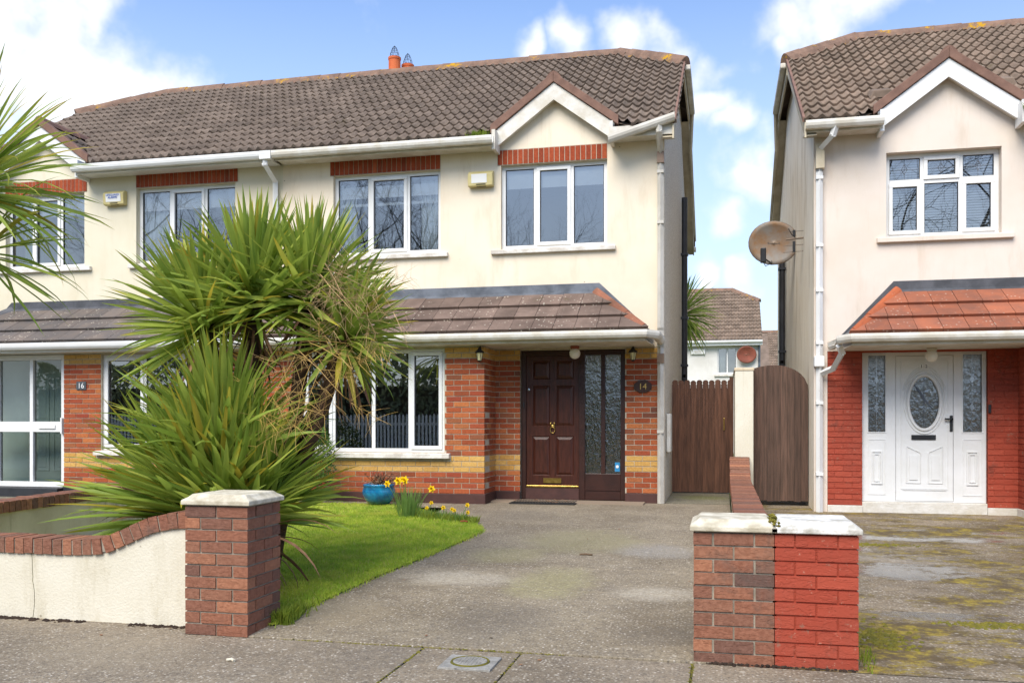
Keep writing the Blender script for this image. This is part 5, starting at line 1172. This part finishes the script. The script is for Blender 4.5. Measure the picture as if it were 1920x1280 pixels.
# blue pot
r = thing('flower_pot',(-4.56,11.78,.025),'round blue glazed pot with a withered plant below the bay window','flower pot')
MB().lathe([(.0,.0),(.14,.0),(.19,.06),(.222,.13),(.225,.18),(.205,.235),(.215,.245),(.22,.262),(.205,.27),(.19,.26),(.185,.22),(.0,.22)],(0,0,0),36).build('pot','pot_blue',r,smooth=True)
MB().lathe([(0,.25),(.1,.245),(.19,.23)],(0,0,0),20).build('soil','soil',r)
mq = MB(); ms = MB()
for i in range(40):
    a = random.uniform(0,6.28); p = Vector((.09*math.cos(a),.09*math.sin(a),.23)); d = Vector((random.uniform(-.4,.8),random.gauss(0,.4),1)); pts = [p]
    for k in range(4): d = (d+Vector((random.gauss(0,.3),random.gauss(0,.3),-.1))).normalized(); p = p+d*random.uniform(.025,.07); pts.append(p.copy())
    ms.tube([tuple(v) for v in pts],.003,3,False)
    for v in pts[1:]:
        for k in range(5):
            c = v+Vector((random.gauss(0,.014),random.gauss(0,.014),random.gauss(0,.012))); b = Vector((random.gauss(0,1),random.gauss(0,1),random.gauss(0,1))).normalized()*.014; e = b.cross(Vector((0,0,1))).normalized()*.008
            mq.add([tuple(c-b),tuple(c+e),tuple(c+b),tuple(c-e)],[(0,1,2,3)])
ms.build('stem','twig',r)['kind'] = 'stuff'; mq.build('withered_leaf','dead_leaf',r)['kind'] = 'stuff'
# daffodils
def daffodil(loc, label, nl, h, flowers, group, spread=.09):
    r = thing('daffodil', loc, label, 'daffodil', group)
    me = leaf_mesh(round(h,2), .014, .25, 'leaf', 4, 'daff_leaf')
    for i in range(nl):
        a = random.uniform(0,6.283); rr = spread*math.sqrt(random.random()); lean = random.uniform(0,.42); o = link('leaf', me, r)
        o.matrix_basis = Matrix.Translation((rr*math.cos(a),rr*math.sin(a),-.02)) @ Euler((0,0,a-1.57)).to_matrix().to_4x4() @ Euler((rad(90)-lean,0,random.uniform(-.6,.6))).to_matrix().to_4x4() @ Matrix.Scale(random.uniform(.6,1.05),4)
    for (fx,fy,fz,s) in flowers:
        st = MB().tube([(fx*.3,fy*.3,0),(fx*.6,fy*.6,fz*.6),(fx,fy,fz)],.004,5).build('stem','daff_leaf',r)
        f = MB(); fa = Vector((random.uniform(-.3,.3),-1,.1)).normalized(); q = Vector((0,0,1)).rotation_difference(fa); C = Vector((fx,fy,fz))
        for k in range(6):
            a = k*math.pi/3; u = q @ Vector((math.cos(a),math.sin(a),.15)); v = q @ Vector((-math.sin(a),math.cos(a),0)); f.add([tuple(C),tuple(C+u*s*.55+v*s*.3),tuple(C+u*s),tuple(C+u*s*.55-v*s*.3)],[(0,1,2,3)])
        n = 10; vs = [tuple(C+q @ Vector((rr*math.cos(6.283*k/n),rr*math.sin(6.283*k/n),zz))) for rr,zz in ((s*.2,0),(s*.26,s*.35),(s*.38,s*.6)) for k in range(n)]
        f.add(vs,[(i*n+k,i*n+(k+1)%n,(i+1)*n+(k+1)%n,(i+1)*n+k) for i in range(2) for k in range(n)]); f.build('flower','daff_yellow',r)
    return r
gd = 'daffodils at the corner of the lawn'
daffodil((-3.78,10.75,gz(10.75)),'tall daffodil clump with yellow flowers beside the blue pot',130,.42,[(-.27,0,.41,.05),(-.12,-.02,.45,.06),(-.04,.0,.46,.06),(-.09,.06,.46,.045),(.32,-.05,.36,.052)],gd,.12)
for x,y,fl,lab in ((-3.52,10.7,[(0,0,.13,.03),(.05,.02,.19,.03)],'small daffodils next to the tall clump'),(-3.28,10.6,[(0,0,.15,.034),(.1,.03,.13,.03)],'small daffodils in the middle of the row along the lawn edge'),(-3.05,10.45,[(-.05,0,.14,.03),(.1,.05,.2,.034),(.12,0,.12,.03)],'small daffodils at the right end of the row on the lawn corner')):
    daffodil((x,y,gz(y)),lab,45,.17,fl,gd,.10)
wp = []
for i in range(900):
    x = random.uniform(-3.65,-2.8); y = 10.55+(x+3.2)*-.45+random.gauss(0,.07); wp.append((x,y,gz(y)))
for i in range(700): x, y = -2.88+random.gauss(0,.035), 5.60+abs(random.gauss(0,.16)); wp.append((x,y,gz(y)))
for i in range(40): wp.append((random.gauss(.80,.04),5.5+random.gauss(0,.12),-.22))
blades('weeds', wp, .085, .009, 'weed', .8, None, 'taller weeds along the lawn edge and pillar bases', 'weeds')
# moss in the gutters
for (x0,x1,y,z,lab) in ((-3.55,-3.25,12.60,5.20,'yellow-green moss growing in the gutter left of the dormer of number 14'),(3.66,4.0,12.58,5.07,'grass tuft growing in the gutter right of the dormer of number 12')):
    blades('gutter_moss', [(random.uniform(x0,x1), y+random.gauss(0,.03), z-.03) for i in range(420)], .085, .008, 'weed', .9, None, lab, 'moss')
# door mat, drain cover, litter
r = thing('doormat',(-2.42,12.72,.004),'black rubber doormat on the ground before the brown door','doormat')
MB().box(-.47,.45,-.33,.18,0,.014).build('mat_base','mat_rubber',r,bevel=.005)
mq = MB()
for i in range(22): mq.box(-.44+.04*i,-.425+.04*i,-.30,.15,.0145,.02)
mq.build('ribs','mat_rubber',r)['kind'] = 'stuff'
mq = MB()
for i in range(26):
    x,y = random.uniform(-.45,.4), random.uniform(-.3,.3); a = random.uniform(0,3); d = Vector((math.cos(a),math.sin(a),0))*.03; e = Vector((-math.sin(a),math.cos(a),.3))*.012; c = Vector((x,y,.025)); mq.add([tuple(c-d),tuple(c+e),tuple(c+d),tuple(c-e)],[(0,1,2,3)])
setp(mq.build('fallen_leaves','dead_leaf',None,loc=(-2.45,12.75,0)),'dry brown leaves blown on to the doormat','leaves',None,'stuff')
r = thing('drain_cover',(-1.385,4.985,-.214),'small square metal drain cover with a round mossy lid in the pavement','drain cover')
MB().box(-.15,.15,-.14,.14,-.02,.004).build('frame','iron_lid',r,bevel=.003)
MB().tube([(.105*math.cos(a*.2618),.105*math.sin(a*.2618),.005) for a in range(25)],.008,5).build('moss_ring','moss',r)
MB().lathe([(0,.010),(.096,.010),(.098,.004)],(0,0,0),30).build('lid','iron_lid',r)
for i in range(-4,5):
    for j in range(-3,4):
        if math.hypot(i*.021,j*.025) < .086: MB().box(i*.021-.007,i*.021+.007,j*.025-.0045,j*.025+.0045,.0105,.0135).build('tread','iron_lid',r)
for (nm,x,y,L,lab,mt) in (('twig',-1.25,8.55,.12,'short brown twig lying in the middle of the driveway','twig'),('cigarette_end',-2.72,4.72,.05,'pale stub lying on the pavement at the lower left','cap_stone'),('red_leaf',-2.93,10.28,.09,'red scrap lying on the grass by the daffodils','red_litter')):
    setp(MB().tube([(-L/2,0,.008),(0,.01,.012),(L/2,-.005,.008)],.009,6).build(nm,mt,None,loc=(x,y,gz(y)+(.03 if nm == 'red_leaf' else .0))),lab,'litter')
setp(MB().tube([(3.55,11.9,-.08),(3.56,11.9,.28)],.008,6).build('metal_stake','black_iron'),'thin metal stake standing beside the red bay of number 12','stake')
# moss cushions on the neighbour's concrete
mq = MB()
for i in range(2600):
    b = random.choice(((.95,6.0,.10,.22),(3.5,8.9,.28,.7),(1.25,9.95,.3,.05),(1.9,6.55,.25,.05),(.56,8.8,.05,1.6),(.56,7,.05,.6),(2.9,7.25,.22,.05),(3.6,10.9,.2,.4)))
    x, y = random.gauss(b[0],b[2]), random.gauss(b[1],b[3])
    if x < .42 or y < 5.8 or y > 11.8: continue
    z = -.22+(y-5.3)*.15/6.7; s = random.uniform(.006,.022); mq.lathe([(0,s*.6),(s*.6,s*.45),(s,0)],(x,y,z-.001),6)
setp(mq.build('ground_moss','moss'),'yellow-green moss cushions on the wet driveway of number 12','moss',None,'stuff')
mq = MB()
for i in range(500):
    b = random.choice(((-1.755,4.2,5.27),(-1.155,4.2,5.27),(-.165,4.5,5.27))); x, y = random.gauss(b[0],.006), random.uniform(b[1],b[2])
    if random.random() < .5: x, y = random.uniform(-2.7,-.9), random.gauss(5.285,.008)
    s = random.uniform(.004,.010); mq.lathe([(0,s*.4),(s,0)],(x,y,-.2205),5)
setp(mq.build('joint_moss','moss'),'thin moss growing in the pavement joints','moss',None,'stuff')
# ------------------------------------------------------------------ houses seen through the gap
def far_house(loc, rz, label, W, Dp, eave, pitch, hipcut, detail):
    r = thing('far_house', loc, label, 'house', None, rz); T2 = math.tan(rad(pitch)); ry = Dp/2
    m = MB(); wallholes(m, -W, 0, -.3, eave, 0, .25, [(-1.72,-.9,eave-1.45,eave-.33)] if detail else []); m.build('wall','white_roughcast',r)
    R = eave+ry*T2; cz = R-hipcut*.62; cyy = ry-(R-cz)/T2
    MB().prism([(.25,-.3),(Dp,-.3),(Dp,eave),(2*ry-cyy,cz),(cyy,cz),(.25,eave+.1)],'x',-.25,0).build('side_wall','white_roughcast',r)
    MB().box(-W,0,Dp-.25,Dp,-.3,eave).build('rear_wall','white_roughcast',r)
    MB().box(-W,-.3,.6,.7,0,eave).build('partition','room',r)
    e = -.3; ez = eave+e*T2+.12; m = MB(); ov = .12
    m.add([(-W,e,ez),(ov,e,ez),(ov,cyy,cz+.12),(-hipcut,ry,R+.12),(-W,ry,R+.12)],[(0,1,2,3,4)]); m.add([(-W,2*ry-e,ez),(ov,2*ry-e,ez),(ov,2*ry-cyy,cz+.12),(-hipcut,ry,R+.12),(-W,ry,R+.12)],[(4,3,2,1,0)]); m.add([(ov,cyy,cz+.12),(ov,2*ry-cyy,cz+.12),(-hipcut,ry,R+.12)],[(0,1,2)])
    m.build('roof_deck','roof_tile_warm',r)
    tm = tile_mesh(.30,.385,2,.019,.02,'roof_tile_warm'); nx = Vector((ry-cyy,hipcut+ov,0)).normalized()
    def hs(p): return Vector((p.x-ov,p.y-cyy,0)).dot(nx)
    def kp(cen,p,a,b):
        h = [hs(v) for v in (p,p+a,p+b,p+a+b)]; return None if min(h) > -.02 or cen.y > ry else ('clip' if max(h) > 0 else 'full')
    cols = min(int(W/.3),18)
    tile_slope(r,(ov-cols*.3,e-.02,ez+.01),(1,0,0),(0,1,T2),.30,.335,cols,int((ry-e)/math.cos(rad(pitch))/.335)+1,tm,kp,lambda c_: [((ov,cyy,0),tuple(nx))])
    ridge_run(r,(-W,ry,R+.16),(-hipcut,ry,R+.16)); ridge_run(r,(-hipcut,ry,R+.16),(ov,cyy,cz+.17))
    gutter(r,[(-W,e-.05,ez-.05),(ov,e-.05,ez-.05)],'white_pvc',.06); MB().box(-W,ov,e,e+.03,ez-.2,ez).build('fascia','white_pvc',r); MB().box(-W,ov,e+.03,0,ez-.2,ez-.18).build('soffit','white_pvc',r)
    if detail:
        w = window(r,1,-1.72,-.9,eave-1.45,eave-.33,.05,[(-1.72,-1.31,0),(-1.31,-.9,0)]); sill(w,1,-1.85,-.78,eave-1.56,eave-1.452,-.08,.08)
        curtain(w,1,-1.7,-1.4,eave-1.45,eave-.35,.3,'curtain',3); pipe(r,[(.0,-.08,ez-.1),(-.02,-.08,0)],.04,'lead')
    return r
far_house((1.50,40.0,-.1),0,'white rendered house with brown tiled roof seen through the gap',7,7.6,4.72,33,1.1,True)
far_house((8.3,62,0),0,'brown roofed house far away at the right of the gap',6.2,8,4.6,33,1.1,False)
dish((.98,39.75,3.95),'small rusty red satellite dish on the white house in the gap',.82,(rad(5),0,rad(10)),'rust_red',None,False)
r = thing('alarm_box',(-.98,40.0,4.0),'small grey alarm box on the white house seen in the gap','alarm box'); MB().box(-.35,.25,-.1,0,0,.22).build('housing','alarm_white',r,bevel=.03); MB().box(-.2,.1,-.11,-.1,.05,.15).build('label_plate','gutter_grey',r)
# ------------------------------------------------------------------ across the street (fence and trees seen in the window reflections; leafy screen added)
def fence(x0,x1,y):
    r = thing('picket_fence',((x0+x1)/2,y,-.4),'white picket fence across the road, mirrored in the bay window','fence'); L = x1-x0; me = None; P_ = MB().prism([(-.045,.05),(.045,.05),(.045,1.75),(0,1.83),(-.045,1.75)],'y',0,.02)
    me = bpy.data.meshes.new('picket'); me.from_pydata(P_.v,[],P_.f); me.materials.append(MATS['fence_white'])
    for i in range(int(L/.155)): link('picket',me,r,(-L/2+i*.155,random.uniform(-.004,.004),random.uniform(-.02,.02)))
    for z in (.4,1.4): MB().box(-L/2,L/2,-.05,-.005,z,z+.09).build('rail','fence_white',r)
fence(-26,12,-9.0)
def tree_mesh(seed, h, twist):
    random.seed(seed); m = MB()
    def br(p, d, L, r0, dep):
        pts = [p]; q = p.copy(); n = 4
        for i in range(n): d = (d+Vector((random.gauss(0,.14),random.gauss(0,.14),random.gauss(.04,.08)))).normalized(); q = q+d*L/n; pts.append(q.copy())
        m.tube([tuple(v) for v in pts], r0, 5 if dep > 2 else 3, False, r0*.55)
        if dep == 0: return
        for k in range(4 if dep > 1 else 5):
            i = random.choice((1,2,3,4,4)); sd = d.cross(Vector((random.gauss(0,1),random.gauss(0,1),random.gauss(0,1)))).normalized()
            br(pts[i].copy(), (d*.75+sd*.75+Vector((0,0,.12))).normalized(), L*random.uniform(.55,.78), r0*(.62-.06*i), dep-1)
    br(Vector((0,0,-.3)), Vector((twist,0,1)), h*.36, h*.013, 5)
    me = bpy.data.meshes.new('tree'); me.from_pydata(m.v,[],m.f); me.materials.append(MATS['bark']); return me
tms = [tree_mesh(11,11,.05), tree_mesh(23,10,-.08)]
tspots = [(-30,-13,1.15,0),(-24.5,-15,1.1,1),(-19,-12.5,1.05,0),(-14,-14,1.2,1),(-10.5,-12,1.0,0),(-7.2,-13.5,.80,1),(-5.2,-12.5,.74,0),(-3.2,-13.2,.78,1),(3,-13,.8,1),(7.5,-12.5,1.1,0),(12,-14,1.1,1)]
ords = ['first','second','third','fourth','fifth','sixth','seventh','eighth','ninth','tenth','eleventh']
for i, (x,y,s,k) in enumerate(tspots):
    o = thing('bare_tree',(x,y,-.42),f'leafless tree across the road, {ords[i]} from the left in the window reflections','tree','bare trees across the road',random.uniform(0,6)); o.scale = (s*1.55,)*3
    link('branches', tms[k], o)

r = thing('added_hedge',(-8,-11.2,-.42),'leafy screen added behind the white picket fence to darken the window reflections','added_hedge')  # added foliage mass, gives the panes something dark to reflect
mq = MB()
for i in range(16000):
    x = random.uniform(-22,22); top = 4.1+.4*math.sin(x*.7)+.25*math.sin(x*2.3+1); z = top*(1-random.random()**2*.98); y = .7+random.gauss(0,.12)-.25*(z/top)**3
    c = Vector((x,y,z)); a = Vector((random.gauss(0,1),random.gauss(0,.5),random.gauss(0,1))).normalized()*random.uniform(.08,.16); b = a.cross(Vector((random.gauss(0,.6),1,random.gauss(0,.6)))).normalized()*.07
    mq.add([tuple(c-a),tuple(c+b),tuple(c+a),tuple(c-b)],[(0,1,2,3)])
mq.build('foliage','added_hedge_leaf',r)['kind'] = 'stuff'
MB().box(-22,22,-.3,.5,0,3.0).build('added_hedge_core','bark',r)  # solid filling of the added leafy screen

mq = MB()
for i in range(420):
    x = random.uniform(-5.6,-3.4); 
    if math.sin(x*5)+math.sin(x*11.3) < -.2: continue
    y = 5.44-abs(random.gauss(0,.022)); s = random.uniform(.006,.02); mq.lathe([(0,s*.8),(s*.7,s*.5),(s,0)],(x,y,-.2205),5)
for i in range(120): x = random.uniform(-.1,.72); y = 5.31-abs(random.gauss(0,.018)); s = random.uniform(.005,.014); mq.lathe([(0,s*.8),(s*.7,s*.5),(s,0)],(x,y,-.2205),5)
setp(mq.build('wall_foot_soil','soil'),'dark soil crumbs gathered at the foot of the front walls','soil',None,'stuff')
gw = [o for o in bpy.data.objects if o.name == 'garden_wall'][0]
pts = []; x = -4.66
for k in range(15): x += random.gauss(0,.006); pts.append((x-gw.location.x, 5.4625-gw.location.y, .23-.032*k))
MB().tube(pts,.0022,4).build('crack','joint_dark',gw)
mq = MB()
for i in range(70):
    x, y = random.uniform(-6.2,.9), random.uniform(4.5,11)
    if inpoly(x,y,LP) and random.random() < .5: continue
    a = random.uniform(0,6.28); L = random.uniform(.008,.022); c = Vector((x,y,gz(y)+.006+(.03 if inpoly(x,y,LP) else 0))); d = Vector((math.cos(a),math.sin(a),random.uniform(-.1,.3)))*L; e = Vector((-math.sin(a),math.cos(a),.25))*L*.5
    mq.add([tuple(c-d),tuple(c+e),tuple(c+d),tuple(c-e)],[(0,1,2,3)])
setp(mq.build('leaf_litter','dead_leaf'),'small dry leaves scattered over drive and pavement','leaves',None,'stuff')
